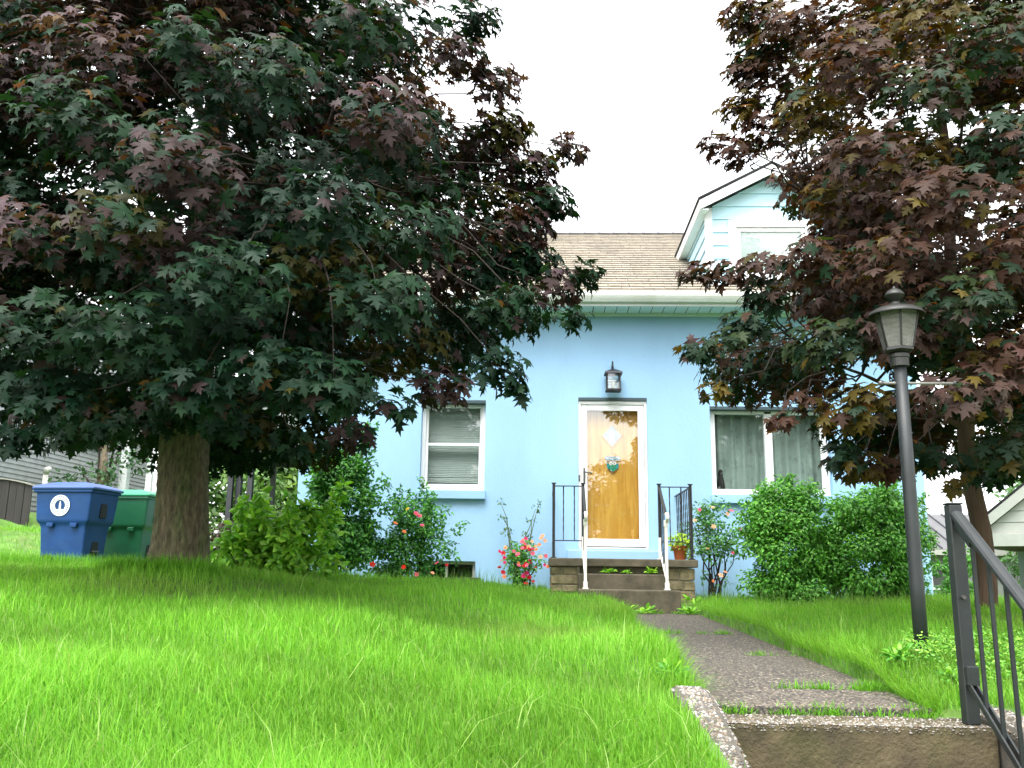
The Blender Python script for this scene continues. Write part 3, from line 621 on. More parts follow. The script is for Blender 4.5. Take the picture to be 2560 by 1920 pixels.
def twisted(p0, p1, w, n=14, turns=2.2):
    p0, p1 = Vector(p0), Vector(p1); m = MB(); k = 0
    for i in range(n + 1):
        t = i / n; c = p0.lerp(p1, t); a = turns * 2 * math.pi * max(0, min(1, (t - .15) / .7)) * .5
        for q in range(4):
            an = a + q * math.pi / 2 + math.pi / 4; m.v.append((c.x + math.cos(an) * w * .7, c.y + math.sin(an) * w * .7, c.z))
    for i in range(n):
        for q in range(4): x = i * 4; m.f.append((x + q, x + (q + 1) % 4, x + 4 + (q + 1) % 4, x + 4 + q))
    return m
def porch_rail(xo, xi, sgn, label):
    r = empty('porch_railing', ((xo + xi) / 2, 11.17, PZ), label, 'railing', 'iron railings of the front porch')
    yf = PYF + .085; top = 2.085; bot = 1.41
    for xq, m_ in ((xo, 'black_iron'), (xi, 'black_iron')):
        MB().box(xq - .017, xq + .017, yf - .017, yf + .017, PZ, top + .015).build('post', m_, r, bevel=.003)
        MB().box(xq - .028, xq + .028, yf - .028, yf + .028, top + .0155, top + .028).build('post_cap', 'black_iron', r, bevel=.003)
        MB().box(xq - .035, xq + .035, yf - .035, yf + .035, PZ + .0005, PZ + .012).build('foot_plate', 'black_iron' if xq == xo else 'white_old', r)
    MB().box(xi - .0185, xi + .0185, yf - .0185, yf + .0185, PZ + .0125, PZ + .26).build('painted_sleeve', 'white_old', r, bevel=.003)
    lo, hi = sorted((xo, xi))
    for zz in (top - .012, bot): MB().box(lo + .0175, hi - .0175, yf - .012, yf + .012, zz - .006, zz + .006).build('rail', 'black_iron', r)
    for t in (.33, .70): twisted((lo + (hi - lo) * t, yf, bot + .0065), (lo + (hi - lo) * t, yf, top - .0185), .011).build('baluster', 'black_iron', r)
    # side rail back to the wall
    for zz in (top - .012, bot): MB().box(xo - .012, xo + .012, yf + .0175, 12.49, zz - .006, zz + .006).build('rail', 'black_iron', r)
    n = 9
    for i in range(1, n): 
        y = yf + (12.47 - yf) * i / n; twisted((xo, y, bot + .0065), (xo, y, top - .0185), .011).build('baluster', 'black_iron', r)
    # slope down to the newel
    xn, yn, zn = xi + .004 * 0, 10.60, 1.725
    A = Vector((xi, yf - .0175, top - .02)); B = Vector((xn, yn + .02, zn)); 
    MB().bar(A, B, .034, .016).build('hand_rail', 'lamp_metal', r, bevel=.003)
    A2 = Vector((xi, yf - .0175, 1.29)); B2 = Vector((xn, yn + .0195, .96)); MB().bar(A2, B2, .026, .02).build('lower_rail', 'white_old', r, bevel=.002)
    for i in range(1, 4):
        t = i / 4; p0 = A2.lerp(B2, t); p1 = A.lerp(B, t); twisted((p0.x, p0.y, p0.z + .012), (p1.x, p1.y, p1.z - .009), .011).build('baluster', 'black_iron', r)
    MB().box(xn - .0165, xn + .0165, yn - .0165, yn + .0165, .845, zn - .09).build('newel', 'white_old', r, bevel=.003)
    MB().box(xn - .034, xn + .034, yn - .034, yn + .034, .8455, .862).build('newel_foot', 'white_old', r, bevel=.004)
    MB().box(xn - .024, xn + .024, yn - .024, yn + .024, .8625, .93).build('newel_base', 'white_old', r, bevel=.004)
    pts = [(xn, yn + .0, zn - .02)] + [(xn, yn - .075 + .075 * math.cos(t), zn - .065 + .055 * math.sin(t)) for t in np.linspace(.8, 4.4, 12)]
    m = MB()
    for p, q in zip(pts[:-1], pts[1:]): m.bar(p, q, .034, .010)
    m.build('scroll', 'white_old', r)
    MB().box(xn - .022, xn + .022, yn - .022, yn + .022, zn - .16, zn - .09 + .001).build('collar', 'white_old', r, bevel=.004)
porch_rail(.105, .465, -1, 'black iron porch railing with white newel beside the red rose bush')
porch_rail(1.775, 1.395, 1, 'black iron porch railing with white newel beside the flower pot')

# ------------------------------------------------------------------ foliage machinery
def norm(a): return a / np.maximum(np.linalg.norm(a, axis=-1, keepdims=True), 1e-9)
def basis(N, T):
    N = norm(N); T = norm(T - N * (N * T).sum(-1, keepdims=True)); X = np.cross(T, N); return np.stack([X, T, N], 1)   # rows
MAPLE_LO = [(0, 0, 0), (.40, -.07, -.04), (.26, .17, .02), (.68, .40, -.09), (.20, .43, .03), (.31, .76, -.02), (.12, .72, .01), (0, 1.06, -.10)]
MAPLE_LO = MAPLE_LO + [(-x, y, z) for x, y, z in MAPLE_LO[-2:0:-1]]
MAPLE_HI = [(0, 0, 0), (.12, .01, 0), (.42, -.09, -.04), (.29, .07, 0), (.45, .11, -.03), (.26, .20, .02), (.50, .26, -.03), (.72, .43, -.11), (.50, .44, -.05), (.47, .56, -.06), (.19, .44, .03), (.22, .62, .02), (.37, .78, -.05), (.15, .76, 0), (0, 1.08, -.12)]
MAPLE_HI = MAPLE_HI + [(-x, y, z) for x, y, z in MAPLE_HI[-2:0:-1]]
def fan(outline, c=(0, .33, .05)):
    t = np.array(outline + [c], float); n = len(outline); return t, np.array([(i, (i + 1) % n, n) for i in range(n)])
OVAL = (np.array([(0, 0, 0), (.24, .3, -.05), (.2, .68, -.06), (0, 1, -.14), (-.2, .68, -.06), (-.24, .3, -.05), (0, .35, .05), (0, .7, .02)]), np.array([(0, 1, 6), (1, 2, 7), (1, 7, 6), (2, 3, 7), (3, 4, 7), (4, 5, 6), (4, 6, 7), (5, 0, 6)]))
DIAM = (np.array([(0, 0, 0), (.26, .42, -.05), (0, 1, -.1), (-.26, .42, -.05)]), np.array([(0, 1, 2), (0, 2, 3)]))
def leaf_cloud(name, pos, N, T, size, col, tpl, m, parent, kind='stuff', curl=(.2, 3.0)):
    tv, tf = tpl; n = len(pos); B = basis(N, T)
    L = np.repeat(tv[None], n, 0); cu = rng.uniform(*curl, (n, 1)); L[:, :, 2] *= cu; L[:, :, 2] += rng.normal(0, .025, L[:, :, 2].shape); L[:, :, 0] *= rng.uniform(.82, 1.12, (n, 1))
    V = pos[:, None] + size[:, None, None] * np.einsum('nkc,ncd->nkd', L, B)
    Fx = (tf[None] + len(tv) * np.arange(n)[:, None, None]).reshape(-1, 3)
    C = np.repeat(col, len(tv), 0)
    o = place(name, np_mesh(name, V.reshape(-1, 3), Fx, C), m, parent)
    if kind: tag(o, kind=kind)
    return o
def ball(n):
    d = norm(rng.normal(size=(n, 3))); return d, d * (rng.random((n, 1)) ** (1 / 2.4))
CR = np.array(CAMROT)
def project(P):      # used only to pick which leaves show largest
    q = (P - np.array(EYE)) @ CR; return q[:, 0] / -q[:, 2], q[:, 1] / -q[:, 2], -q[:, 2]
def limb(a, b, r0, r1, n=6, sag=.0, wob=.05):
    a, b = Vector(a), Vector(b); L = (b - a).length; pts = []; rr = []
    for i in range(n + 1):
        t = i / n; p = a.lerp(b, t) + Vector((0, 0, sag * math.sin(math.pi * t) * L))
        if 0 < i < n: p += Vector([random.uniform(-wob, wob) * L * .5 for _ in range(3)])
        pts.append(p); rr.append(r0 + (r1 - r0) * t)
    return pts, rr
def maple(name, label, base, trunk_r, fork, R_prof, clumps, nfill, palette, weights, bark, seed, leaf=(.060, .116), lean=(0, 0), fill_r=(.34, .52), dens=1700, holes=(), grad=(.3, 3.0)):
    global rng
    rng = np.random.default_rng(seed); random.seed(seed)
    base = Vector(base); tr = empty(name, base, label, 'tree')
    topz = R_prof[-1][0]; zz = [p[0] for p in R_prof]; rr_ = [p[1] for p in R_prof]
    pts, rad = [], []
    for i in range(15):
        t = i / 14; z = base.z - .15 + t * (topz * .86 - base.z)
        fl = 1 + .34 * math.exp(-max(0, z - base.z) / .30)
        pts.append((base.x + lean[0] * t + .03 * math.sin(i * 1.3), base.y + lean[1] * t + .03 * math.cos(i * 1.7), z)); rad.append(trunk_r * fl * (1 - .8 * max(0, (z - fork) / (topz - fork))))
    nz_ = 150; nt_ = 72; zp = [p[2] for p in pts]; Zt = np.linspace(zp[0], zp[-1], nz_); cxs = np.interp(Zt, zp, [p[0] for p in pts]); cys = np.interp(Zt, zp, [p[1] for p in pts]); rs_ = np.interp(Zt, zp, rad)
    A_, Z_ = np.meshgrid(np.linspace(0, 2 * np.pi, nt_, endpoint=False), Zt)
    rid = np.abs(np.sin(A_ * 9 + 1.1 * np.sin(Z_ * 5.1 + A_) + .7 * np.sin(Z_ * 11.3 + 2 * A_))) * .5 + np.abs(np.sin(A_ * 17 + 1.7 * np.sin(Z_ * 8.7 - A_ * 2))) * .3 + rng.random(A_.shape) * .25
    butt = .10 * np.sin(A_ * 5 + .8) * np.exp(-(Z_ - base.z) / .3)
    RR = rs_[:, None] * (.90 + butt + .15 * rid)
    tV = np.stack([cxs[:, None] + RR * np.cos(A_), cys[:, None] + RR * np.sin(A_), Z_], 2).reshape(-1, 3)
    i0 = np.arange(nz_ - 1)[:, None] * nt_ + np.arange(nt_)[None]; i1 = np.arange(nz_ - 1)[:, None] * nt_ + (np.arange(nt_)[None] + 1) % nt_
    tm = np_mesh('trunk', tV, np.stack([i0.ravel(), i1.ravel(), i1.ravel() + nt_, i0.ravel() + nt_], 1), smooth=True)
    trunk = place('trunk', tm, bark, tr)
    cl = [(x, y, z, r) for x, y, z, r in clumps]
    tries = 0
    while len(cl) < len(clumps) + nfill and tries < 6000:
        tries += 1
        z = random.uniform(zz[0] + .15, topz - .2); R = np.interp(z, zz, rr_); a = random.uniform(0, 2 * math.pi); q = math.sqrt(random.uniform(.12, 1))
        r = random.uniform(*fill_r); lim = max(.1, R - r * .95)
        x, y = base.x + q * lim * math.cos(a), base.y + q * lim * math.sin(a)
        if any((x - c[0]) ** 2 + (y - c[1]) ** 2 + (z - c[2]) ** 2 < (.55 * (r + c[3])) ** 2 for c in cl): continue
        if any((x - hx) ** 2 + (y - hy) ** 2 + (z - hz) ** 2 < (hr + r) ** 2 for hx, hy, hz, hr in holes): continue
        cl.append((x, y, z, r))
    # limbs: main branches toward sectors, then a twig to every clump
    mains = []
    for i in range(9):
        a = i * 2.4 + random.random(); z0 = fork + (topz - fork) * .09 * i * .75
        R = np.interp(min(z0 + .9, topz), zz, rr_) * .55; tz = z0 + R * .55
        p, r = limb((base.x + lean[0] * .2, base.y + lean[1] * .2, z0), (base.x + R * math.cos(a), base.y + R * math.sin(a), tz), trunk_r * (.42 - .025 * i), trunk_r * .12, 7, .04)
        MB().tube(p, r, 8).build('branch', bark, trunk, smooth=True); mains.append(p)
    allp = [q for p in mains for q in p[2:]] + [Vector(q) for q in pts[6:]]
    P_, N_, T_, S_, C_ = [], [], [], [], []
    pal = np.array(palette); w = np.array(weights) / sum(weights)
    for (x, y, z, r) in cl:
        c = Vector((x, y, z)); a = min(allp, key=lambda q: (q - c).length + .5 * abs(q.z - c.z + .2))
        p, rd_ = limb(a, c, .009 + .010 * r, .003, 5, .05, .08); MB().tube(p, rd_, 5, False).build('twig', 'twig', trunk, smooth=True)
        n = max(16, int(dens * r * r * (1.55 if r < .26 else 1.15))); d, q = ball(n)
        out = norm(np.array([[x - base.x, y - base.y, (z - (topz * .45)) * .3]]))
        sq = np.array([1.08, 1.08, .74]); pos = np.array([[x, y, z]]) + q * r * sq
        rr2 = np.linalg.norm(q, axis=1, keepdims=True)
        N = norm(d * .45 * rr2 + out * .55 + np.array([[0, 0, .70]]) + rng.normal(size=(n, 3)) * .33)
        T = norm(d * .6 + out * .6 + np.array([[0, 0, -.85]]) + rng.normal(size=(n, 3)) * .45)
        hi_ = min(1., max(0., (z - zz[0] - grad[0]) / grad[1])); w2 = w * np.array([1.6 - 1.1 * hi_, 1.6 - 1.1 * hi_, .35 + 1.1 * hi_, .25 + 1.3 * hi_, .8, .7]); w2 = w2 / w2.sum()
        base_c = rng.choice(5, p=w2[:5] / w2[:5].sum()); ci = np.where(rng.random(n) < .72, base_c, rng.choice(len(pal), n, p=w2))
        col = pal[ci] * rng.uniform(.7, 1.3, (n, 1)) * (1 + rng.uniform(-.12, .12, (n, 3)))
        P_.append(pos); N_.append(N); T_.append(T); S_.append(rng.uniform(*leaf, n)); C_.append(col)
    P_, N_, T_, S_, C_ = (np.concatenate(x) for x in (P_, N_, T_, S_, C_))
    # the 300 leaves that show largest become leaf objects of their own
    u, v, dd = project(P_); ok = (np.abs(u) < .56) & (np.abs(v) < .42) & (dd > .5)
    view = norm(P_ - np.array(EYE)); fac = np.abs((norm(N_) * view).sum(1)); sc = S_ / np.maximum(dd, .1) * (.3 + fac)
    cell = (np.floor(u / .016).astype(int) * 4096 + np.floor(v / .016).astype(int)); order = np.lexsort((dd, cell)); first = np.ones(len(order), bool); first[1:] = cell[order][1:] != cell[order][:-1]
    cand = order[first]; cand = cand[ok[cand]]; pick = cand[np.argsort(-sc[cand])][:300]
    rest = np.ones(len(P_), bool); rest[pick] = False
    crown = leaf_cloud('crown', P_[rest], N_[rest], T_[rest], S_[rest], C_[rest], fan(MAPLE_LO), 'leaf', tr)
    hv, hf = fan(MAPLE_HI); var = []
    for i in range(10):
        c = pal[rng.choice(len(pal), p=w)] * rng.uniform(.8, 1.25); vv = hv.copy(); vv[:, 2] += rng.uniform(-.03, .03, len(vv)); vv[:, 0] *= rng.uniform(.9, 1.08)
        me = np_mesh('leaf', vv, hf, np.repeat(c[None], len(hv), 0)); me.materials.append(M['leaf']); var.append((me, c))
    Bp = basis(N_[pick], T_[pick]); winv = WM(crown).inverted()
    for i, pk in enumerate(pick):
        k_ = int(np.argmin([np.linalg.norm(c - C_[pk]) + .012 * random.random() for _, c in var]))
        o = bpy.data.objects.new('leaf', var[k_][0]); COL.objects.link(o); o.parent = crown
        B = Bp[i]; mw = Matrix(((B[0][0], B[1][0], B[2][0], P_[pk][0]), (B[0][1], B[1][1], B[2][1], P_[pk][1]), (B[0][2], B[1][2], B[2][2], P_[pk][2]), (0, 0, 0, 1)))
        o.matrix_local = winv @ (mw @ Matrix.Scale(float(S_[pk]) * 1.03, 4))
    return tr

LCL = [(-.85,6.6,3.9,.34),(-.9,6.6,3.3,.34),(-.8,6.9,4.4,.34),(-1.0,6.7,2.7,.3),(-2.75,6.3,2.12,.2),(-2.3,6.2,2.1,.2),(-2.55,5.9,2.15,.2),(-3.3,6.3,2.12,.2),(-4.2,5.6,3.0,.4),(-3.9,6.2,3.5,.45),(-4.4,6.6,2.7,.4),(-3.7,5.4,2.6,.3),(-.22,6.75,4.15,.26),(-.30,6.7,3.85,.28),(-.05,6.7,3.95,.2),(-.45,6.7,4.45,.28),(-.35,6.6,3.3,.28),(-.1,6.55,3.35,.2),(0.18,6.80,4.40,0.16),(-0.06,6.60,4.18,0.16),(0.03,6.50,3.79,0.19),(0.25,6.40,3.19,0.16),(0.07,6.40,3.09,0.19),(0.18,6.20,2.81,0.12),(-0.30,6.00,2.38,0.19),(-0.20,6.00,2.23,0.10),(-0.27,6.20,2.88,0.23),(-0.59,6.30,5.25,0.20),(-0.71,6.30,4.93,0.24),(-0.41,6.50,4.79,0.21),(-0.32,6.50,4.43,0.19),(-0.22,6.50,3.56,0.28),(-0.97,5.60,2.03,0.13),(-1.22,5.60,1.87,0.14),(-1.51,5.60,1.77,0.12),(-2.07,6.40,1.99,0.14),(-2.13,5.80,1.94,0.12),(-3.04,5.60,1.87,0.15),(-3.49,5.80,1.86,0.16),(-2.74,5.60,1.91,0.12),(-0.70,5.80,2.22,0.19),(-3.22,5.00,2.97,0.32),(-2.28,4.80,2.34,0.28),(-1.74,4.70,2.58,0.30),(-1.27,4.80,3.03,0.31),(-0.99,5.10,2.57,0.30),(-1.51,4.90,2.10,0.26),(-2.83,4.80,3.62,0.31),(-2.02,4.60,3.22,0.30),(-1.67,5.00,4.03,0.30),(-2.37,4.60,2.87,0.27),(-2.81,4.80,2.34,0.28),(-1.05,5.30,3.88,0.29),(-0.83,5.40,3.13,0.29),(-2.16,4.90,4.16,0.29),(-2.86,5.00,4.27,0.27),(-1.26,5.40,4.58,0.29),(-1.98,4.90,2.02,0.21),(-2.88,5.00,1.98,0.24),(-1.21,5.00,2.05,0.22)]
RCL = [(1.75,6.6,4.85,.25),(1.74,6.6,4.45,.2),(1.82,6.7,5.2,.28),(1.70,6.7,5.5,.25),(1.58,6.6,4.95,.16),(1.32,6.60,4.33,0.12),(1.53,6.60,4.63,0.18),(1.64,6.60,5.09,0.18),(1.60,6.60,5.47,0.18),(1.51,6.60,4.25,0.18),(1.09,6.40,3.20,0.11),(1.29,6.40,3.20,0.14),(1.54,6.30,3.21,0.15),(1.06,6.30,2.59,0.12),(1.26,6.30,2.64,0.15),(1.18,6.20,2.28,0.10),(1.45,6.40,2.81,0.17),(1.59,6.40,3.02,0.17),(1.56,6.00,2.04,0.08),(1.74,6.00,2.16,0.11),(1.97,6.00,1.81,0.12),(2.11,6.20,1.77,0.15),(2.34,6.30,1.76,0.12),(2.67,6.00,1.62,0.06),(2.67,6.40,1.84,0.16),(3.37,7.00,1.88,0.21),(1.92,6.10,4.32,0.25),(2.02,6.20,3.73,0.18),(1.88,6.00,3.16,0.23),(1.85,5.90,2.54,0.24),(2.04,5.90,2.10,0.22),(2.10,5.80,4.59,0.28),(2.17,5.70,3.81,0.28),(2.14,5.60,3.02,0.27),(2.30,5.70,2.61,0.25),(2.53,5.60,4.19,0.30),(2.57,5.50,3.39,0.30),(2.60,5.50,2.71,0.27),(2.54,5.50,2.12,0.27),(2.99,5.50,3.80,0.30),(2.94,5.50,3.01,0.27),(2.87,5.50,2.32,0.27),(3.02,5.60,4.60,0.30),(1.84,6.30,5.14,0.24),(2.71,5.90,4.94,0.29),(2.97,5.80,1.85,0.22)]
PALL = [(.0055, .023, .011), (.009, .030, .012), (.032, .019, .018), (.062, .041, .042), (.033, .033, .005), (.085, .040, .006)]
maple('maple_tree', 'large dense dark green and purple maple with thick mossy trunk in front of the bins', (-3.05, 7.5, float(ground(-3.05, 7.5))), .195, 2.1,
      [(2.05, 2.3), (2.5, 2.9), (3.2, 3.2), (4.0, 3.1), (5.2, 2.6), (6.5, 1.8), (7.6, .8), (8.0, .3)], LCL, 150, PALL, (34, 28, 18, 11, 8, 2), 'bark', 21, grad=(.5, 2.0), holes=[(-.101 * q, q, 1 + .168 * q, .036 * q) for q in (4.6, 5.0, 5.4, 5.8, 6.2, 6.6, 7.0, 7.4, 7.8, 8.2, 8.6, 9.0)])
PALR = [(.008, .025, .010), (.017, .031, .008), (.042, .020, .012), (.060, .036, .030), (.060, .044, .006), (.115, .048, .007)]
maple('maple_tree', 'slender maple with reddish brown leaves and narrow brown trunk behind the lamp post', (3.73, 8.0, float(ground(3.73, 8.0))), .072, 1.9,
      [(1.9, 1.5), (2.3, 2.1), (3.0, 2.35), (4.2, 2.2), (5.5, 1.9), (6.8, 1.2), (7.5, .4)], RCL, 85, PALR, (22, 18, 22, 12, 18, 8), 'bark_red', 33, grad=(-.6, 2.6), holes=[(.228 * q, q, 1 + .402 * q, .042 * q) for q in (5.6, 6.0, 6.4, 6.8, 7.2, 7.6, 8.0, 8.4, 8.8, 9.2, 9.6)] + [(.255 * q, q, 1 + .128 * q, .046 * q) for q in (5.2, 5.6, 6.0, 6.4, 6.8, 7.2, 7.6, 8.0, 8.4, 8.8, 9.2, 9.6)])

def shrub(name, label, base, clumps, leaf, n_m2, palette, stems=7, tpl=OVAL, upright=.3, cat='shrub', group=None, seed=1, stem_m='twig', flat=.9, m='foliage', keep=None):
    global rng
    rng = np.random.default_rng(seed); random.seed(seed)
    s = empty(name, base, label, cat, group); P_, N_, T_, S_, C_ = [], [], [], [], []; pal = np.array(palette); b = Vector(base)
    for i, (x, y, z, r) in enumerate(clumps):
        n = max(10, int(n_m2 * r * r)); d, q = ball(n); pos = np.array([[x, y, z]]) + q * r * np.array([1, 1, flat])
        P_.append(pos); N_.append(norm(d * .6 + np.array([[0, 0, .55]]) + rng.normal(size=(n, 3)) * .4))
        T_.append(norm(d * .8 + np.array([[0, 0, upright]]) + rng.normal(size=(n, 3)) * .5)); S_.append(rng.uniform(*leaf, n))
        C_.append(pal[rng.choice(len(pal), n)] * rng.uniform(.7, 1.3, (n, 1)))
        if i < stems:
            p, rd_ = limb((b.x + random.uniform(-.08, .08), b.y + random.uniform(-.08, .08), b.z - .05), (x, y, z), .014, .004, 5, .0, .08); MB().tube(p, rd_, 5).build('stem', stem_m, s, smooth=True)
    P_, N_, T_, S_, C_ = (np.concatenate(x) for x in (P_, N_, T_, S_, C_))
    k = (P_[:, 2] > ground(P_[:, 0], P_[:, 1]) - .02) & (P_[:, 1] < (keep if keep else 99))
    leaf_cloud('foliage', P_[k], N_[k], T_[k], S_[k], C_[k], tpl, m, s)
    return s
def dome(cx, cy, z0, rx, ry, h, r, n, seed):
    """clump centres filling a rounded bush"""
    rs = random.Random(seed); out = []
    for _ in range(n):
        a = rs.uniform(0, 6.283); u = rs.random() ** .5; zf = rs.uniform(.08, .93)
        k = math.sqrt(max(0, 1 - (max(0, zf - .28) / .74) ** 2)) * (.72 + .28 * min(1, zf / .35))
        out.append((cx + math.cos(a) * u * (rx - r) * k, cy + math.sin(a) * u * (ry - r) * k, z0 + zf * h, r * rs.uniform(.7, 1.15)))
    return out
def shoots(cl, n, L, r0, seed, spread=.5):
    rs = random.Random(seed); out = []
    top = sorted(cl, key=lambda c: -c[2] - rs.random() * .5)[:max(6, len(cl) // 2)]
    for _ in range(n):
        x, y, z, r = rs.choice(top); a = rs.uniform(0, 6.283); t = rs.uniform(.1, spread); l = L * rs.uniform(.5, 1.2)
        for k in range(1, 5): f = k / 4; out.append((x + math.cos(a) * t * l * f, y + math.sin(a) * t * l * f * .6, z + r * .5 + l * f * (1 - .3 * t * f), r0 * (1.15 - .7 * f)))
    return cl + out
GREEN = [(.075, .26, .030), (.10, .31, .035), (.06, .20, .025), (.15, .38, .045)]
LIME = [(.24, .50, .04), (.18, .43, .035), (.32, .58, .055), (.13, .34, .03)]
DGREEN = [(.055, .21, .04), (.085, .29, .045), (.13, .38, .05), (.04, .15, .035)]
gz_ = lambda x, y: float(ground(x, y))
shrub('round_shrub', 'bushy rounded bright green shrub under the curtained window', (2.98, 11.3, gz_(2.98, 11.3)), shoots(dome(3.0, 11.35, .68, .84, .70, 1.46, .2, 95, 5) + [(2.45, 11.2, 1.75, .13), (2.7, 11.2, 2.08, .12), (3.2, 11.2, 2.1, .12)], 16, .22, .06, 1, .9), (.036, .068), 5200, GREEN, seed=41, upright=-.15)
shrub('round_shrub', 'bushy rounded bright green shrub at the house corner beyond the lamp post', (4.0, 11.3, gz_(4.0, 11.3)), shoots(dome(3.98, 11.35, .68, .84, .70, 1.46, .2, 95, 6) + [(4.5, 11.2, 1.8, .13), (4.62, 11.25, 1.5, .13), (4.2, 11.2, 2.08, .12), (4.7, 11.4, 1.2, .12)], 16, .22, .06, 2, .9), (.036, .068), 5200, GREEN, seed=42, upright=-.15)
shrub('broadleaf_shrub', 'broad-leaved lime green shrub right beside the thick tree trunk', (-3.1, 10.0, gz_(-3.1, 10)), shoots(dome(-3.05, 10.0, .88, .80, .6, .60, .18, 50, 7) + [(-2.4, 10, 1.4, .16), (-2.35, 10, 1.1, .16), (-2.75, 10, 1.5, .17), (-2.6, 10.1, 1.65, .15), (-2.45, 10.1, 1.55, .16), (-2.9, 10, 1.45, .15)], 24, .34, .085, 3, .9), (.075, .135), 1900, LIME, seed=43)
shrub('tall_shrub', 'tall upright dark green shrub with thin top shoots at the house corner', (-2.6, 11.4, gz_(-2.6, 11.4)), shoots(dome(-2.58, 11.4, .9, .66, .5, 1.5, .19, 90, 8) + [(-2.85, 11.4, 2.35, .15), (-2.6, 11.4, 2.5, .13), (-2.42, 11.4, 2.45, .13), (-2.25, 11.4, 2.3, .12), (-2.05, 11.4, 2.1, .13), (-2.0, 11.4, 1.8, .15), (-2.3, 11.35, 2.45, .08)], 30, .40, .07, 4, .45), (.045, .08), 3200, DGREEN, seed=44, upright=.7)

def flower_mesh(c1, c2, seed):
    rs = np.random.default_rng(seed); V = []; Fq = []; C = []
    for ring, (n, r, h, tilt) in enumerate(((5, 1., .1, .35), (5, .72, .25, .75), (4, .4, .42, 1.2))):
        for i in range(n):
            a = i / n * 6.283 + ring * .6 + rs.uniform(-.15, .15); ca, sa = math.cos(a), math.sin(a); k = len(V)
            for (l, w_, zz) in ((.05, 0, 0), (.55, .38, .3), (1., .28, .5), (1., -.28, .5), (.55, -.38, .3)):
                x = l * r * math.cos(tilt * .6); z = h * .3 + zz * math.sin(tilt) * r + rs.uniform(-.04, .04); V.append((x * ca - w_ * r * sa, x * sa + w_ * r * ca, z)); C.append(np.array(c1) * (1 - ring * .33) + np.array(c2) * ring * .33)
            Fq += [(k, k + 1, k + 4), (k + 1, k + 2, k + 3), (k + 1, k + 3, k + 4)]
    me = np_mesh('flower', np.array(V), np.array(Fq), np.array(C)); me.materials.append(M['petal']); return me
FL = {'red': flower_mesh((.55, .015, .03), (.42, .01, .02), 1), 'pink': flower_mesh((.75, .16, .22), (.75, .08, .16), 2), 'orange': flower_mesh((.75, .27, .10), (.72, .18, .05), 3), 'peach': flower_mesh((.78, .45, .27), (.75, .28, .12), 4), 'poppy': flower_mesh((.80, .03, .012), (.75, .05, .01), 5), 'magenta': flower_mesh((.60, .02, .13), (.5, .01, .08), 6), 'yellow': flower_mesh((.75, .6, .05), (.75, .5, .03), 7)}
def flower(parent, kind, p, size):
    o = bpy.data.objects.new('flower', FL[kind]); COL.objects.link(o); o.parent = parent
    o.location = WM(parent).inverted() @ Vector(p); o.scale = (size * .72,) * 3
    o.rotation_euler = (random.uniform(.3, 1.3), random.uniform(-.5, .5), random.uniform(-.6, .6)); return o
# rose bushes
rc = shrub('rose_bush', 'loose rose bush with pink flowers under the double-hung window', (-1.7, 11.75, gz_(-1.7, 11.75)), shoots(dome(-1.72, 11.7, .9, .68, .45, 1.0, .15, 78, 9) + [(-1.95, 11.7, 1.9, .12), (-1.5, 11.7, 1.95, .1), (-1.3, 11.75, 1.8, .1), (-1.12, 11.75, 1.55, .10), (-1.05, 11.7, 1.62, .07), (-1.15, 11.75, 1.2, .1)], 22, .34, .055, 5, .7), (.035, .065), 3200, DGREEN, seed=45)
for (x, z, k, s) in ((-1.86, 1.60, 'orange', .045), (-1.6, 1.72, 'pink', .05), (-1.56, 1.69, 'pink', .05), (-1.53, 1.58, 'pink', .04), (-1.75, 1.5, 'orange', .04), (-1.72, 1.78, 'yellow', .035), (-1.33, 1.12, 'pink', .045), (-1.38, 1.0, 'peach', .04), (-1.58, .98, 'pink', .045), (-1.2, 1.1, 'red', .03)):
    flower(rc, k, (x, 11.28 + random.uniform(-.05, .05), z), s)
rd_ = shrub('rose_bush', 'low rose bush full of red and orange blooms left against the porch', (-.28, 11.75, gz_(-.28, 11.75)), dome(-.27, 11.75, .85, .36, .3, .58, .11, 34, 10), (.03, .055), 3400, DGREEN + GREEN, seed=46)
random.seed(3)
for _ in range(46):
    a = random.uniform(0, 6.28); u = math.sqrt(random.random()); x = -.27 + .33 * u * math.cos(a); z = 1.16 + .29 * u * math.sin(a)
    k = random.choice(('red', 'magenta', 'pink', 'orange', 'peach') if z > 1.1 else ('red', 'magenta', 'orange')); flower(rd_, k, (x, 11.45 + random.uniform(-.06, .1), z), random.uniform(.028, .048))
for (x, z) in ((-.05, 1.45), (-.03, 1.48), (.0, 1.42), (-.5, 1.33)): flower(rd_, 'peach', (x, 11.6, z), .04)
# tall thin shoots behind it
sh = shrub('climbing_shoot', 'thin tall leafy shoots climbing the blue wall beside the red rose bush', (-.35, 12.2, gz_(-.35, 12.2)), [(-.42, 12.2, 1.35, .10), (-.5, 12.2, 1.55, .09), (-.56, 12.2, 1.75, .07), (-.6, 12.2, 1.95, .05), (-.25, 12.2, 1.5, .08), (-.18, 12.2, 1.7, .07), (-.13, 12.2, 1.86, .06), (-.09, 12.2, 1.93, .05)], (.03, .06), 3000, [(.08, .16, .05), (.06, .13, .05)], stems=8, cat='plant', seed=47, stem_m='green_stem')
rose = shrub('rose_bush', 'airy rose bush with peach flowers on bare stems right of the porch', (2.15, 11.95, gz_(2.15, 11.95)), dome(2.15, 11.9, 1.2, .46, .3, .78, .12, 54, 12) + [(2.05, 11.9, 1.0, .1), (2.3, 11.9, .95, .09), (2.2, 11.9, .85, .08)], (.035, .06), 2300, [(.09, .26, .06), (.13, .3, .08), (.07, .2, .055)], stems=12, seed=48)
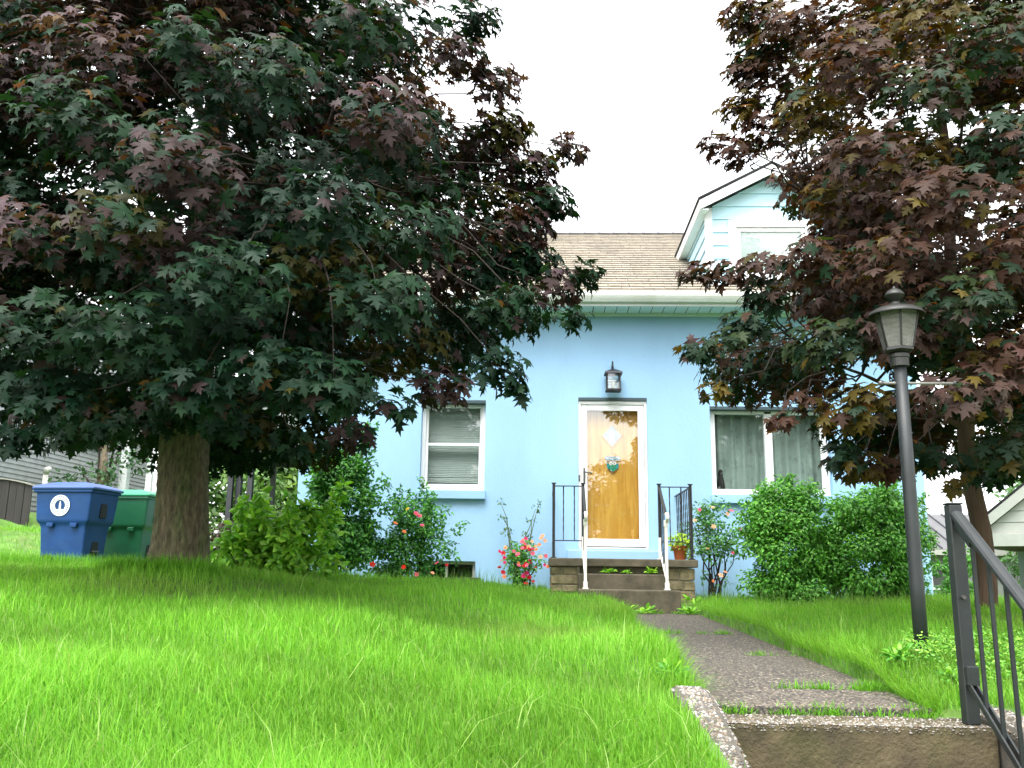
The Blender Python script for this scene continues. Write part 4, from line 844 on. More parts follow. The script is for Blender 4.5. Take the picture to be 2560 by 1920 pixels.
for (x, z, k, s) in ((1.95, 1.83, 'pink', .035), (2.12, 1.86, 'peach', .035), (2.35, 1.82, 'pink', .05), (2.3, 1.78, 'peach', .04), (2.12, 1.62, 'peach', .045), (1.9, 1.7, 'peach', .04), (2.45, 1.6, 'pink', .03), (2.2, 1.02, 'peach', .05), (2.26, 1.06, 'peach', .045), (2.1, .95, 'orange', .035), (2.35, 1.3, 'pink', .03), (2.05, 1.35, 'peach', .03)):
    flower(rose, k, (x, 11.62 + random.uniform(-.05, .05), z), s)
for (x, y, lab) in ((-2.02, 10.75, 'single red poppy in the long grass before the tall shrub'), (-1.68, 10.95, 'single red poppy in the grass before the pink rose bush')):
    z = gz_(x, y); pz = empty('poppy', (x, y, z), lab, 'flower')
    MB().tube([(x, y, z), (x + .01, y, z + .1), (x, y - .01, z + .19)], .004, 5).build('stem', 'green_stem', pz)
    flower(pz, 'poppy', (x, y - .02, z + .19), .05 if x < -1.9 else .042)
shrub('weed_bush', 'small leafy green bush beside the house corner near the metal-roofed shed', (5.75, 13.0, gz_(5.75, 13.0)), dome(5.75, 13.0, gz_(5.75, 13.0), .45, .4, .8, .15, 20, 13), (.06, .1), 1800, GREEN, seed=49, cat='bush')
shrub('purple_shrub', 'dark reddish low shrub partly hidden by the thick tree trunk', (-4.15, 11.5, gz_(-4.15, 11.5)), dome(-4.12, 11.5, .95, .42, .4, .65, .13, 18, 14), (.05, .09), 1700, [(.05, .025, .02), (.08, .04, .025), (.04, .05, .02)], seed=50)

# flower pot on the porch
px_, py_ = 1.655, 11.32
pot = empty('flower_pot', (px_, py_, PZ), 'orange clay pot with lime green plant on the porch corner', 'flower pot')
MB().lathe([(.065, 0), (.085, .13), (.098, .131), (.1, .165), (.088, .166), (.08, .15)], (px_, py_, PZ + .001), 20).build('pot', 'terra', pot, smooth=False)
def small_foliage(parent, name, clumps, leaf, n_m2, pal, tpl=OVAL, m='foliage', upright=.3):
    P_ = []; N_ = []; T_ = []; S_ = []; C_ = []; pal = np.array(pal)
    for (x, y, z, r) in clumps:
        n = max(8, int(n_m2 * r * r)); d, q = ball(n); P_.append(np.array([[x, y, z]]) + q * r); N_.append(norm(d * .6 + np.array([[0, 0, .6]]) + rng.normal(size=(n, 3)) * .4)); T_.append(norm(d + np.array([[0, 0, upright]]) + rng.normal(size=(n, 3)) * .4)); S_.append(rng.uniform(*leaf, n)); C_.append(pal[rng.choice(len(pal), n)] * rng.uniform(.75, 1.25, (n, 1)))
    return leaf_cloud(name, *(np.concatenate(x) for x in (P_, N_, T_, S_, C_)), tpl, m, parent)
small_foliage(pot, 'foliage', [(px_ - .03, py_, PZ + .23, .11), (px_ + .05, py_ - .05, PZ + .2, .11), (px_ + .09, py_ - .05, PZ + .1, .06), (px_ + .11, py_, PZ + .04, .05), (px_ - .07, py_, PZ + .18, .06)], (.035, .06), 9000, [(.34, .5, .04), (.42, .56, .05), (.22, .40, .04)])
# weeds rooted on the steps and in front
def weed(x, y, z, r, lab, leaf=(.04, .08), n=16, pal=LIME):
    w = empty('weed', (x, y, z), lab, 'weed', None)
    P0 = np.zeros((n, 3)) + np.array([[x, y, z + .01]]); a = rng.uniform(0, 6.283, n); e = rng.uniform(.15, 1.1, n)
    T = np.stack([np.cos(a) * np.cos(e), np.sin(a) * np.cos(e), np.sin(e)], 1); P0 += T * (rng.random((n, 1)) * r * .6) * np.array([[1, .6, 1]]); P0[:, 1] = np.minimum(P0[:, 1], y + .04)
    N = np.stack([-np.cos(a) * np.sin(e), -np.sin(a) * np.sin(e), np.cos(e)], 1)
    leaf_cloud('leaves', P0, N, T, rng.uniform(*leaf, n), np.array(pal)[rng.choice(len(pal), n)], OVAL, 'foliage', w); return w
for x, r, lab in ((.76, .10, 'leafy weed on the upper porch step near the left newel'), (.98, .06, 'tiny sprig of weed in the middle of the upper porch step'), (1.28, .13, 'wide leafy weed on the upper porch step near the right newel')):
    weed(x, 11.09, 1.02, r, lab, (.035, .065), int(40 * r / .1))
for x, y, r, lab in ((.92, 10.42, .16, 'broad-leaved weed at the foot of the porch steps by the lawn'), (1.12, 10.36, .11, 'small leafy weed in the gap between path and porch steps'), (1.60, 10.4, .14, 'leafy weed at the right foot of the porch steps'), (1.72, 10.9, .16, 'broad-leaved weed against the stone pier of the porch')):
    weed(x, y, float(path_z(y)) if x < 1.7 else gz_(x, y), r, lab, (.05, .10), 26)
for x, y, r, lab in ((1.86, 5.0, .16, 'dandelion-like leafy weed where grass overhangs the path joint'), (1.98, 4.62, .16, 'leafy weed between the path edge and the handrail post'), (.60, 4.55, .13, 'broad-leaved weed on the lawn edge behind the curved curb')):
    weed(x, y, gz_(x, y) + .02, r * .8, lab, (.03, .06), 50, LIME[:2] + GREEN)
# clover patch
cz = []
for _ in range(60):
    x, y = random.uniform(1.95, 2.75), random.uniform(4.45, 5.35); cz.append((x, y, gz_(x, y) + .07 + .05 * random.random(), .07))
clo = place('clover_patch', bpy.data.meshes.new('clover_patch'), None); tag(clo, 'low patch of clover-like weeds around the lamp post foot', 'clover', kind='stuff')
f_ = small_foliage(None, 'clover_leaves', cz, (.014, .030), 15000, [(.11, .30, .03), (.15, .35, .035), (.09, .25, .025), (.22, .40, .05)])
clo.data = f_.data; bpy.data.objects.remove(f_)

# ------------------------------------------------------------------ lawn
rng = np.random.default_rng(5)
def blades(pos, h, w, yaw, bend, col):
    """5-vertex curved blades"""
    n = len(pos); d = np.stack([np.cos(yaw), np.sin(yaw)], 1); s_ = np.stack([-d[:, 1], d[:, 0]], 1)
    def at(t, k): 
        out = np.zeros((n, 3)); out[:, :2] = d * (bend * h * t ** 1.8)[:, None] + s_ * (w * k)[:, None]; out[:, 2] = h * t * (1 - .35 * bend * t); return pos + out
    V = np.stack([at(np.zeros(n), -.5), at(np.zeros(n), .5), at(np.full(n, .55), .42), at(np.full(n, .55), -.42), at(np.ones(n), 0)], 1).reshape(-1, 3)
    f = np.array([(0, 1, 2), (0, 2, 3), (3, 2, 4)]); Fx = (f[None] + 5 * np.arange(n)[:, None, None]).reshape(-1, 3)
    return V, Fx, np.repeat(col, 5, 0)
def lawn_ok(x, y):
    ok = y > .95
    ok &= ~((x > .70) & (x < 1.72) & (y > 3.9) & (y < 10.52))
    ok &= ~((x > .54) & (x < 2.05) & (y < 4.25))
    ok &= ~((x > HX0 - .05) & (x < HX1 + .05) & (y > HY0 - .02))
    ok &= ~((x > PX0 - .02) & (x < PX1 + .02) & (y > 10.95)); ok &= ~((x > .37) & (x < 1.55) & (y > 10.45) & (y < 11))
    ok &= ~((x + 1.34) ** 2 / .24 + (y - HY0) ** 2 / .13 < 1)
    return ok
N0 = 320000
dd = 2.0 * (19.0 / 2.0) ** (rng.random(N0) ** .95); th = rng.uniform(-.74, .68, N0)
x = dd * np.sin(th); y = dd * np.cos(th); k = lawn_ok(x, y); x, y, dd = x[k], y[k], dd[k]
n = len(x); z = ground(x, y)
pn = np.sin(x * 2.1 + 1.3 * np.sin(y * 1.7)) * np.sin(y * 2.6 + 1.1 * np.sin(x * 1.2)); pn2 = np.sin(x * 6.3 + y * 2.2) * np.sin(y * 5.1 - x * 3.3)
h = rng.uniform(.06, .125, n) * (1 + .25 * pn + .12 * pn2); tall = rng.random(n) < .03; h[tall] *= rng.uniform(1.25, 1.7, tall.sum())
w = rng.uniform(.0022, .0046, n) * (1 + .06 * dd); lodge = .9 * np.sin(x * .9 + y * .6)
yaw = np.where(rng.random(n) < .5, rng.normal(2.4, .9, n) + lodge, rng.uniform(0, 6.283, n)); bend = np.clip(rng.gamma(2.6, .22, n), .05, 1.5)
# blades at the path edge lean over it
edge = (x > .45) & (x < .72) & (y > 4.2); yaw[edge] = rng.normal(0, 1.3, edge.sum()); e2 = (x > 1.70) & (x < 2.0) & (y > 4.3); yaw[e2] = rng.normal(3.14, 1.3, e2.sum()); h[edge | e2] *= 1.15
g1, g2, g3, g4 = np.array((.148, .355, .030)), np.array((.195, .400, .044)), np.array((.120, .315, .027)), np.array((.29, .40, .12))
u = rng.random(n); col = np.where((u < .45)[:, None], g1, np.where((u < .75)[:, None], g2, np.where((u < .965)[:, None], g3, g4)))
thin = np.clip(np.sin(x * 1.3 + 2 * np.sin(y * .9)) * np.sin(y * 1.9 - x * .7) - .45, 0, 1)[:, None]; col = col * (1 - .9 * thin) + np.array([[.20, .27, .06]]) * .9 * thin; col = col * (1 + .22 * pn[:, None] + .10 * pn2[:, None]) * rng.uniform(.8, 1.2, (n, 1))
V, Fx, C = blades(np.stack([x, y, z - .005], 1), h, w, yaw, bend, col)
lw = place('lawn_grass', np_mesh('lawn_grass', V, Fx, C), 'grass'); tag(lw, 'long bright green uncut lawn grass sloping up to the house', 'grass', kind='stuff')
n = 4200; sd = rng.random(n) < .5; y = 4.3 + 6.2 * rng.random(n) ** 1.4; x = np.where(sd, .70 - np.abs(rng.normal(0, .05, n)), 1.72 + np.abs(rng.normal(0, .05, n)))
V, Fx, C = blades(np.stack([x, y, ground(np.where(sd, .62, 1.84), y) - .03], 1), rng.uniform(.08, .19, n), rng.uniform(.0025, .0042, n), np.where(sd, rng.normal(0, 1.2, n), rng.normal(3.14, 1.2, n)), rng.uniform(.5, 1.5, n), np.where((rng.random(n) < .5)[:, None], g1, g2) * rng.uniform(.75, 1.2, (n, 1)))
o = place('edge_grass', np_mesh('edge_grass', V, Fx, C), 'grass'); tag(o, 'long grass arching over both edges of the path', 'grass', kind='stuff')
# seed heads / taller stalks near the shrubs and pale dry stalks
n = 900; x = rng.uniform(1.9, 5.2, n); y = rng.uniform(9.5, 12.2, n); x[:450] = rng.uniform(-5, -.2, 450); k = lawn_ok(x, y); x, y = x[k], y[k]; n = len(x)
V, Fx, C = blades(np.stack([x, y, ground(x, y)], 1), rng.uniform(.14, .28, n), np.full(n, .006), rng.uniform(0, 6.28, n), rng.uniform(.05, .5, n), np.array([[.12, .22, .06]]) * rng.uniform(.8, 1.5, (n, 1)))
o = place('tall_grass', np_mesh('tall_grass', V, Fx, C), 'grass'); tag(o, 'sparse tall grass stalks in front of the shrubs', 'grass', kind='stuff')
n = 420; dd = 2.2 + 6 * rng.random(n) ** 1.6; th = rng.uniform(-.7, .66, n); x = dd * np.sin(th); y = dd * np.cos(th); k = lawn_ok(x, y); x, y = x[k], y[k]; n = len(x)
V, Fx, C = blades(np.stack([x, y, ground(x, y)], 1), rng.uniform(.16, .30, n), np.full(n, .0034), rng.uniform(0, 6.28, n), rng.uniform(.5, 1.7, n), np.array([[.28, .40, .12]]) * rng.uniform(.7, 1.25, (n, 1)))
o = place('pale_grass', np_mesh('pale_grass', V, Fx, C), 'grass'); tag(o, 'scattered long pale arching grass stalks over the lawn', 'grass', kind='stuff')
n = 3600; x = np.where(rng.random(n) < .6, rng.uniform(-7.0, -4.9, n), rng.uniform(-3.5, -2.6, n)); y = np.where(x < -4, rng.uniform(10.7, 11.25, n), rng.uniform(7.0, 7.3, n))
V, Fx, C = blades(np.stack([x, y, ground(x, y)], 1), rng.uniform(.10, .21, n), rng.uniform(.004, .007, n), rng.uniform(0, 6.28, n), rng.uniform(.1, .8, n), np.where((rng.random(n) < .5)[:, None], g1, g3) * rng.uniform(.8, 1.2, (n, 1)))
o = place('uncut_grass', np_mesh('uncut_grass', V, Fx, C), 'grass'); tag(o, 'taller uncut grass round the bins and the tree foot', 'grass', kind='stuff')
# tufts in the path joints
px, py, hh = [], [], []
for (yy, xa, xb, n_, hm) in ((4.255, .78, 1.72, 1300, .030), (4.83, 1.15, 1.74, 2200, .045), (6.35, 1.35, 1.72, 260, .04), (7.95, .72, 1.6, 1000, .035), (10.47, .75, 1.7, 900, .05)):
    dens_n = n_; xx = rng.uniform(xa, xb, dens_n); cl_ = .5 + .5 * np.sin(xx * 23 + yy) * np.sin(xx * 9.1 + 2 * yy); kk = rng.random(dens_n) < (.06 + .94 * cl_ ** 1.5) * (np.clip((xx - xa) / .5, .12, 1) if yy == 4.83 else 1)
    px.append(xx[kk]); py.append(yy + rng.normal(0, .016, kk.sum()) * (1 + 1.2 * (xx[kk] > 1.55))); hh.append(hm * rng.uniform(.3, 1.6, kk.sum()) * (.6 + .8 * cl_[kk]))
px, py, hh = (np.concatenate(q) for q in (px, py, hh)); n = len(px)
V, Fx, C = blades(np.stack([px, py, path_z(py) - .012 - .02 * (py < 4.27)], 1), hh + .01, np.full(n, .004), rng.uniform(0, 6.28, n), rng.uniform(.3, 1.2, n), np.where((rng.random(n) < .5)[:, None], g1, g3) * rng.uniform(.8, 1.3, (n, 1)))
o = place('joint_grass', np_mesh('joint_grass', V, Fx, C), 'grass'); tag(o, 'short grass tufts sprouting from the path joints', 'grass', kind='stuff')

# ------------------------------------------------------------------ lamp post
lx, ly = 2.06, 5.2; lz = gz_(lx, ly)
lp = empty('lamp_post', (lx, ly, lz), 'dark grey garden lamp post with hooded six-sided lantern beside the path', 'lamp post')
zt = 2.285
MB().lathe([(.039, -.1), (.038, .4), (.0365, 1.0), (.035, zt - lz)], (lx, ly, lz), 20).build('post', 'grey_iron', lp, smooth=True)
MB().lathe([(.040, 0), (.052, .004), (.052, .05), (.056, .055), (.056, .075), (.045, .08), (.04, .095)], (lx, ly, zt - .075), 20).build('collar', 'lamp_metal', lp, smooth=False)
zl0 = zt + .022; zl1 = zt + .265
hexn = 6
def ring(r, z): return [(lx + r * math.cos(math.pi / 3 * i + .35), ly + r * math.sin(math.pi / 3 * i + .35), z) for i in range(6)]
MB().add(ring(.062, zl0 - .012) + ring(.086, zl0) + ring(.083, zl0 + .018), [tuple(range(6))[::-1], tuple(range(12, 18))] + [(i, (i + 1) % 6, 6 + (i + 1) % 6, 6 + i) for i in range(6)] + [(6 + i, 6 + (i + 1) % 6, 12 + (i + 1) % 6, 12 + i) for i in range(6)]).build('lantern_seat', 'lamp_metal', lp)
b0, b1 = ring(.081, zl0 + .018), ring(.128, zl1)
for i in range(6):
    j = (i + 1) % 6
    def ins(p, q, t): return tuple(Vector(p).lerp(Vector(q), t))
    m = MB().add([ins(b0[i], b0[j], .06), ins(b0[j], b0[i], .06), ins(b1[j], b1[i], .06), ins(b1[i], b1[j], .06)], [(0, 1, 2, 3)])
    o = m.build('lantern_pane', 'lamp_glass', lp); o.modifiers.new('s', 'SOLIDIFY').thickness = .003
    MB().bar(b0[i], b1[i], .011, .011).build('lantern_rib', 'lamp_metal', lp)
MB().lathe([(.128, -.012), (.145, -.024), (.160, -.040), (.162, -.036), (.147, -.014), (.118, .004), (.07, .020), (.03, .032), (.026, .05), (.030, .052), (.052, .085), (.056, .090), (.054, .097), (.040, .118), (.018, .130), (.008, .134), (.008, .142), (.003, .148)], (lx, ly, zl1 + .006), 32).build('hood', 'lamp_metal', lp, smooth=True)
MB().tube([(lx - .115, ly, zt - .17), (lx + .30, ly, zt - .17)], .0085, 8).build('ladder_bar', 'bar_metal', lp, smooth=True)
MB().lathe([(.001, -.016), (.013, -.01), (.016, 0), (.013, .01), (.001, .016)], (lx - .118, ly, zt - .17), 12, cap=False).build('bar_knob', 'steel', lp, smooth=True)
MB().lathe([(.001, -.014), (.010, -.01), (.013, 0), (.010, .01), (.001, .014)], (lx + .302, ly, zt - .17), 12, cap=False).build('bar_knob', 'grey_iron', lp, smooth=True)

# ------------------------------------------------------------------ street stair handrail
rx = 1.79; ry = 4.06
hr = empty('stair_handrail', (rx, ry, .41), 'dark grey iron stair handrail with tall newel post at the garden steps', 'handrail')
MB().box(rx - .029, rx + .029, ry - .029, ry + .029, .411, 1.325).build('newel_post', 'grey_iron', hr, bevel=.006)
MB().box(rx - .032, rx + .032, ry - .032, ry + .032, 1.3255, 1.333).build('post_cap', 'grey_iron', hr, bevel=.003)
sl = .72; yb = 2.3
def rl(y, z0): return z0 - sl * (ry - y)
A = Vector((rx, ry - .0295, rl(ry - .0295, 1.305))); B = Vector((rx, yb, rl(yb, 1.305)))
prof_ = [(-.034, -.012), (-.034, .006), (-.022, .016), (-.012, .019), (0, .021), (.012, .019), (.022, .016), (.034, .006), (.034, -.012), (.02, -.016), (-.02, -.016)]
dv = (B - A).normalized(); upv = Vector((1, 0, 0)).cross(dv); upv = upv if upv.z > 0 else -upv
vs_ = [p + Vector((1, 0, 0)) * a_ + upv * b_ for p in (A, B) for a_, b_ in [(a_ * .78, b_ * .85) for a_, b_ in prof_]]; n_ = len(prof_)
MB().add(vs_, [tuple(range(n_)), tuple(range(2 * n_ - 1, n_ - 1, -1))] + [(i, (i + 1) % n_, n_ + (i + 1) % n_, n_ + i) for i in range(n_)]).build('hand_rail', 'grey_iron', hr, bevel=.002)
MB().bar((rx, ry - .04, rl(ry - .04, 1.27)), (rx, ry - .16, rl(ry - .16, 1.262)), .034, .03).build('bracket', 'grey_iron', hr, bevel=.004)
for sx in (-1, 1):
    MB().bar((rx + sx * .013, ry - .030, rl(ry - .030, .60)), (rx + sx * .013, yb, rl(yb, .60)), .009, .028).build('lower_rail', 'grey_iron', hr, bevel=.002)
MB().box(rx - .025, rx + .025, ry - .06, ry - .0295, .57, .65).build('bracket', 'grey_iron', hr, bevel=.004)
y = ry - .15
while y > yb + .05:
    MB().box(rx - .0075, rx + .0075, y - .0075, y + .0075, rl(y, .60) - .02, rl(y, 1.305) - .012).build('baluster', 'grey_iron', hr, bevel=.002); y -= .125
MB().box(rx - .036, rx + .036, yb - .072, yb - .0005, -.5, rl(yb, 1.34)).build('newel_post', 'grey_iron', hr, bevel=.006)
for (bz_, bx_) in ((1.24, .0), (.93, .0)): MB().tube([(rx - .004, ry - .0295, bz_), (rx - .004, ry - .047, bz_)], .008, 8).build('bolt', 'steel', hr)

# ------------------------------------------------------------------ wheeled bins
def cart(x, y, rz, bm_, lm, label, emblem):
    z = gz_(x, y) - .06; c = empty('wheeled_bin', (x, y, z), label, 'bin', 'wheeled bins by the driveway', rz)
    def sub(mb, nm, m_, par=None, bevel=.0, smooth=False):      # local coordinates: x = length (hinge at +x), y = width
        o = place(nm, mb.mesh(nm, smooth), m_, par or c, False)
        if bevel: b_ = o.modifiers.new('b', 'BEVEL'); b_.width = bevel; b_.segments = 3; b_.limit_method = 'ANGLE'
        return o
    def fr(x0, x1, yw, zz): return [(x0, -yw, zz), (x1, -yw, zz), (x1, yw, zz), (x0, yw, zz)]
    secs = [fr(-.30, .26, .22, .04), fr(-.335, .285, .25, .50), fr(-.345, .295, .255, .56), fr(-.385, .33, .285, .60), fr(-.41, .36, .305, .98)]
    v = [p for s_ in secs for p in s_]; f = [(3, 2, 1, 0), (16, 17, 18, 19)]
    for i in range(4):
        for j in range(4): f.append((i * 4 + j, i * 4 + (j + 1) % 4, (i + 1) * 4 + (j + 1) % 4, (i + 1) * 4 + j))
    sub(MB().add(v, f), 'body', bm_, bevel=.025)
    sub(MB().box(-.435, .375, -.325, .325, .965, 1.0), 'rim', bm_, bevel=.01)
    lidv = fr(-.45, .40, .335, 1.001) + fr(-.455, .405, .34, 1.03) + fr(-.40, .34, .29, 1.062) + fr(-.22, .20, .20, 1.10) 
    f = [(3, 2, 1, 0), (12, 13, 14, 15)] + [(i * 4 + j, i * 4 + (j + 1) % 4, (i + 1) * 4 + (j + 1) % 4, (i + 1) * 4 + j) for i in range(3) for j in range(4)]
    sub(MB().add(lidv, f), 'lid', lm, bevel=.012)
    sub(MB().tube([(-.45, -.24, 1.0), (-.50, -.24, 1.01), (-.50, .24, 1.01), (-.45, .24, 1.0)], .014, 8), 'handle', bm_, smooth=True)
    for sy in (-1, 1):
        w = sub(MB().tube([(-.20, sy * .225, .10), (-.20, sy * .262, .10)], .095, 20), 'wheel', 'rubber')
        sub(MB().tube([(-.20, sy * .2625, .10), (-.20, sy * .267, .10)], .05, 14), 'hub', 'steel', w)
    sub(MB().tube([(-.20, -.224, .10), (-.20, .224, .10)], .012, 8), 'axle', 'steel')
    sub(MB().tube([(.285, -.075, .24), (.285, .075, .24)], .012, 8), 'catch_bar', 'steel')
    for zz0, zz1, xx in ((.66, .84, .357), (.18, .36, .283)): sub(MB().box(xx - .045, xx - .002, -.07, .07, zz0, zz1), 'grab_slot', 'rubber', bevel=.006)
    for sx in (-1, 1): sub(MB().box(sx * .16 - .045 - .02, sx * .16 + .045 - .02, -.300, -.262, .53, .585), 'rib', bm_, bevel=.01)
    if emblem:
        # round white emblem printed on the long side, which leans outward
        t = Matrix.Translation((-.06, -.3015, .80)) @ Matrix.Rotation(RAD(90) + math.atan2(.02, .38), 4, 'X')
        def disc(r0, r1, h, nm, m_, n=40, par=None):
            m = MB()
            for i in range(n):
                a = 2 * math.pi * i / n
                m.v += [(r0 * math.cos(a), r0 * math.sin(a), h), (r1 * math.cos(a), r1 * math.sin(a), h)]
            for i in range(n): j = (i + 1) % n; m.f.append((2 * i, 2 * i + 1, 2 * j + 1, 2 * j))
            m.v = [tuple(t @ Vector(p)) for p in m.v]; return sub(m, nm, m_)
        em = disc(.086, .132, .003, 'emblem_ring', 'sticker'); disc(.070, .078, .003, 'emblem_inner_ring', 'sticker')
        mm = MB().add([(x_, z_, .004) for x_, z_ in ((-.014, -.045), (.016, -.045), (.014, .018), (.009, .032), (.009, .052), (-.006, .052), (-.006, .032), (-.012, .018))], [tuple(range(8))])
        mm.add([(x_, z_, .004) for x_, z_ in ((-.05, -.048), (.05, -.048), (.035, -.062), (-.035, -.062))], [(0, 1, 2, 3)])
        mm.v = [tuple(t @ Vector(p)) for p in mm.v]; sub(mm, 'emblem_figure', 'sticker')
        mm = MB()
        for i in range(26):
            a = 2 * math.pi * i / 26
            if i in (8, 9, 17, 18): continue
            ca, sa = math.cos(a), math.sin(a)
            mm.add([(r_ * ca - s_ * sa, r_ * sa + s_ * ca, .0042) for r_, s_ in ((.099, -.007), (.119, -.007), (.119, .006), (.099, .006))], [(0, 1, 2, 3)])
        mm.v = [tuple(t @ Vector(p)) for p in mm.v]; sub(mm, 'emblem_lettering', 'navy')
    return c
cart(-6.0, 11.5, RAD(-6), 'bin_blue', 'bin_lid', 'blue wheeled recycling bin with round white emblem on its side', True)
cart(-5.72, 12.45, RAD(-4), 'bin_green', 'bin_glid', 'green wheeled bin standing behind the blue one', False)

# ------------------------------------------------------------------ door sign
sg = empty('owl_sign', (.935, 12.62, 2.6), 'small blue welcome plaque with teal owl hanging on the wooden door', 'sign')
sy = HY0 + .145
box('plaque', 'plaque', sg, .835, 1.045, sy - .012, sy, 2.585, 2.635, .004)
tc_ = bpy.data.curves.new('t', 'FONT'); tc_.body = 'WELCOME'; tc_.size = .042; tc_.align_x = 'CENTER'; tc_.align_y = 'CENTER'
to = bpy.data.objects.new('t', tc_); COL.objects.link(to); dg = bpy.context.evaluated_depsgraph_get(); tme = bpy.data.meshes.new_from_object(to.evaluated_get(dg)); bpy.data.objects.remove(to)
tme.transform(Matrix.Translation((.94, sy - .0135, 2.61)) @ Matrix.Rotation(RAD(90), 4, 'X')); place('lettering', tme, 'white_paint', sg)
MB().tube([(.86, sy - .004, 2.635), (.94, sy - .004, 2.70), (1.02, sy - .004, 2.635)], .002, 5).build('cord', 'wire', sg)
def ell(cx_, cz_, a_, b_, n=18): return [(cx_ + a_ * math.cos(2 * math.pi * i / n), cz_ + b_ * math.sin(2 * math.pi * i / n)) for i in range(n)]
MB().prism(ell(.94, 2.49, .052, .068), 'y', sy - .012, sy - .001).build('owl_body', 'teal_green', sg)
for sx in (-1, 1):
    MB().prism([(.94 + sx * .04, 2.53), (.94 + sx * .085, 2.545), (.94 + sx * .08, 2.50), (.94 + sx * .075, 2.47), (.94 + sx * .045, 2.45)], 'y', sy - .010, sy - .002).build('owl_wing', 'teal', sg)
    MB().prism(ell(.94 + sx * .026, 2.535, .022, .022), 'y', sy - .015, sy - .0125).build('owl_eye', 'white_paint', sg)
    MB().prism(ell(.94 + sx * .024, 2.533, .009, .009), 'y', sy - .018, sy - .0155).build('owl_pupil', 'wire', sg)
    MB().tube([(.94 + sx * .008, sy - .013, 2.56), (.94 + sx * .03, sy - .013, 2.572), (.94 + sx * .052, sy - .013, 2.557)], .004, 5).build('owl_brow', 'brown', sg)
    MB().prism(ell(.94 + sx * .02, 2.422, .018, .01, 10), 'y', sy - .012, sy - .002).build('owl_foot', 'terra', sg)

# ------------------------------------------------------------------ neighbour on the left
nh = empty('grey_house', (-12.5, 21, 2.2), 'grey sided neighbouring house with white window on a bank beyond the bins', 'house')
NX = -11.0
box('wall', 'shingle_edge', nh, -17, NX - .03, 16.2, 24.6, 1.2, 7.0, 0)
z = 1.9; r = 0
while z < 4.9:
    segs = [(16.2, 24.6)]
    if z + .1 > 3.97 and z < 5.2: segs = [(16.2, 20.98), (22.12, 24.6)]
    for (ya, yb_) in segs:
        MB().add([(NX, ya, z), (NX, yb_, z), (NX - .018, yb_, z + .102), (NX - .018, ya, z + .102), (NX - .03, ya, z), (NX - .03, yb_, z), (NX - .03, yb_, z + .102), (NX - .03, ya, z + .102)], [(0, 1, 2, 3), (7, 6, 5, 4), (0, 4, 5, 1), (3, 2, 6, 7), (0, 3, 7, 4), (1, 5, 6, 2)]).build('siding_board', 'grey_siding', nh)
    z += .1
MB().box(-17, NX - .0005, 16.19, 24.61, 4.91, 7.0).build('upper_wall', 'grey_siding', nh)
z = 1.6
while z < 5: box('brick', 'brick', nh, NX - .2, NX + .012, 15.95, 16.185, z, z + .066, .004); z += .076
nw = MB().box(NX - .029, NX + .03, 21.0, 21.09, 4.0, 4.9).box(NX - .029, NX + .03, 22.01, 22.1, 4.0, 4.9).box(NX - .029, NX + .03, 21.09, 22.01, 4.0, 4.09).box(NX - .029, NX + .03, 21.5, 21.6, 4.09, 4.9).build('window', 'white', nh)
box('pane', 'glass', nw, NX - .02, NX - .015, 21.09, 22.01, 4.09, 4.89, 0)
box('blind', 'paper', nw, NX - .028, NX - .024, 21.09, 22.01, 4.09, 4.89, 0)
for i in range(5): box('brick', 'brick', nh, NX - .02, NX + .10, 20.93 + i * .25, 20.93 + i * .25 + .24, 3.86, 3.975, .005)
MB().prism([(-17.6, 6.9), (NX + .5, 6.9), (-14.1, 9.1)], 'y', 15.8, 25.0).build('roof', 'shingle_edge', nh)
# dark fence with a pale top rail
fe = empty('board_fence', (-10.2, 16.4, 1.9), 'dark board fence with pale curved top rail in front of the grey house', 'fence')
for i in range(14):
    xx = -11.5 + i * .145; t = max(0, (xx + 10.3) / .9); zt_ = 2.60 - .14 * t * t; zb_ = gz_(xx, 16.4) - .1
    MB().box(xx, xx + .138, 16.39 + .008 * (i % 2), 16.415 + .008 * (i % 2), zb_, zt_).build('board', 'dark_wood', fe, bevel=.003)
pts = [(xx, 16.38, 2.615 - .14 * max(0, (xx + 10.3) / .9) ** 2) for xx in np.linspace(-11.5, -9.4, 12)]
m = MB(); 
for p, q in zip(pts[:-1], pts[1:]): m.bar(p, q, .06, .022)
m.build('top_rail', 'walk', fe)
vp = empty('vent_pipe', (-10.72, 19, 2.2), 'white vent pipe with cap rising beside the grey house wall', 'pipe')
MB().tube([(-10.72, 19, 2.0), (-10.72, 19, 3.0)], .055, 12).build('pipe', 'white_old', vp, smooth=True)
MB().tube([(-10.72, 19, 2.98), (-10.68, 18.95, 3.07), (-10.6, 18.9, 3.06)], .062, 12).build('elbow', 'white_old', vp, smooth=True)
# white porch posts behind the bins
wp = empty('white_pergola', (-8.6, 19.2, 1.9), 'white pergola of slim posts standing behind the green bin', 'pergola')
for (xx, yy, w_, zt_) in ((-9.0, 19.0, .17, 4.4), (-8.7, 20.3, .10, 4.5), (-8.45, 19.0, .12, 4.4), (-8.2, 19.0, .12, 4.4), (-8.55, 20.8, .1, 4.5), (-7.95, 20.3, .1, 4.5)):
    MB().box(xx - w_ / 2, xx + w_ / 2, yy - w_ / 2, yy + w_ / 2, 1.1, zt_).build('post', 'white', wp, bevel=.008)
for yy in (19.0, 20.5): MB().box(-9.2, -7.7, yy - .05, yy + .05, 4.51, 4.68).build('beam', 'white', wp, bevel=.006)
for i in range(6): MB().box(-9.15 + i * .27, -9.09 + i * .27, 18.8, 21.0, 4.682, 4.78).build('rafter', 'white', wp)
box('panel', 'brick', wp, -8.75, -8.3, 21.0, 21.05, 1.2, 3.3, .0)
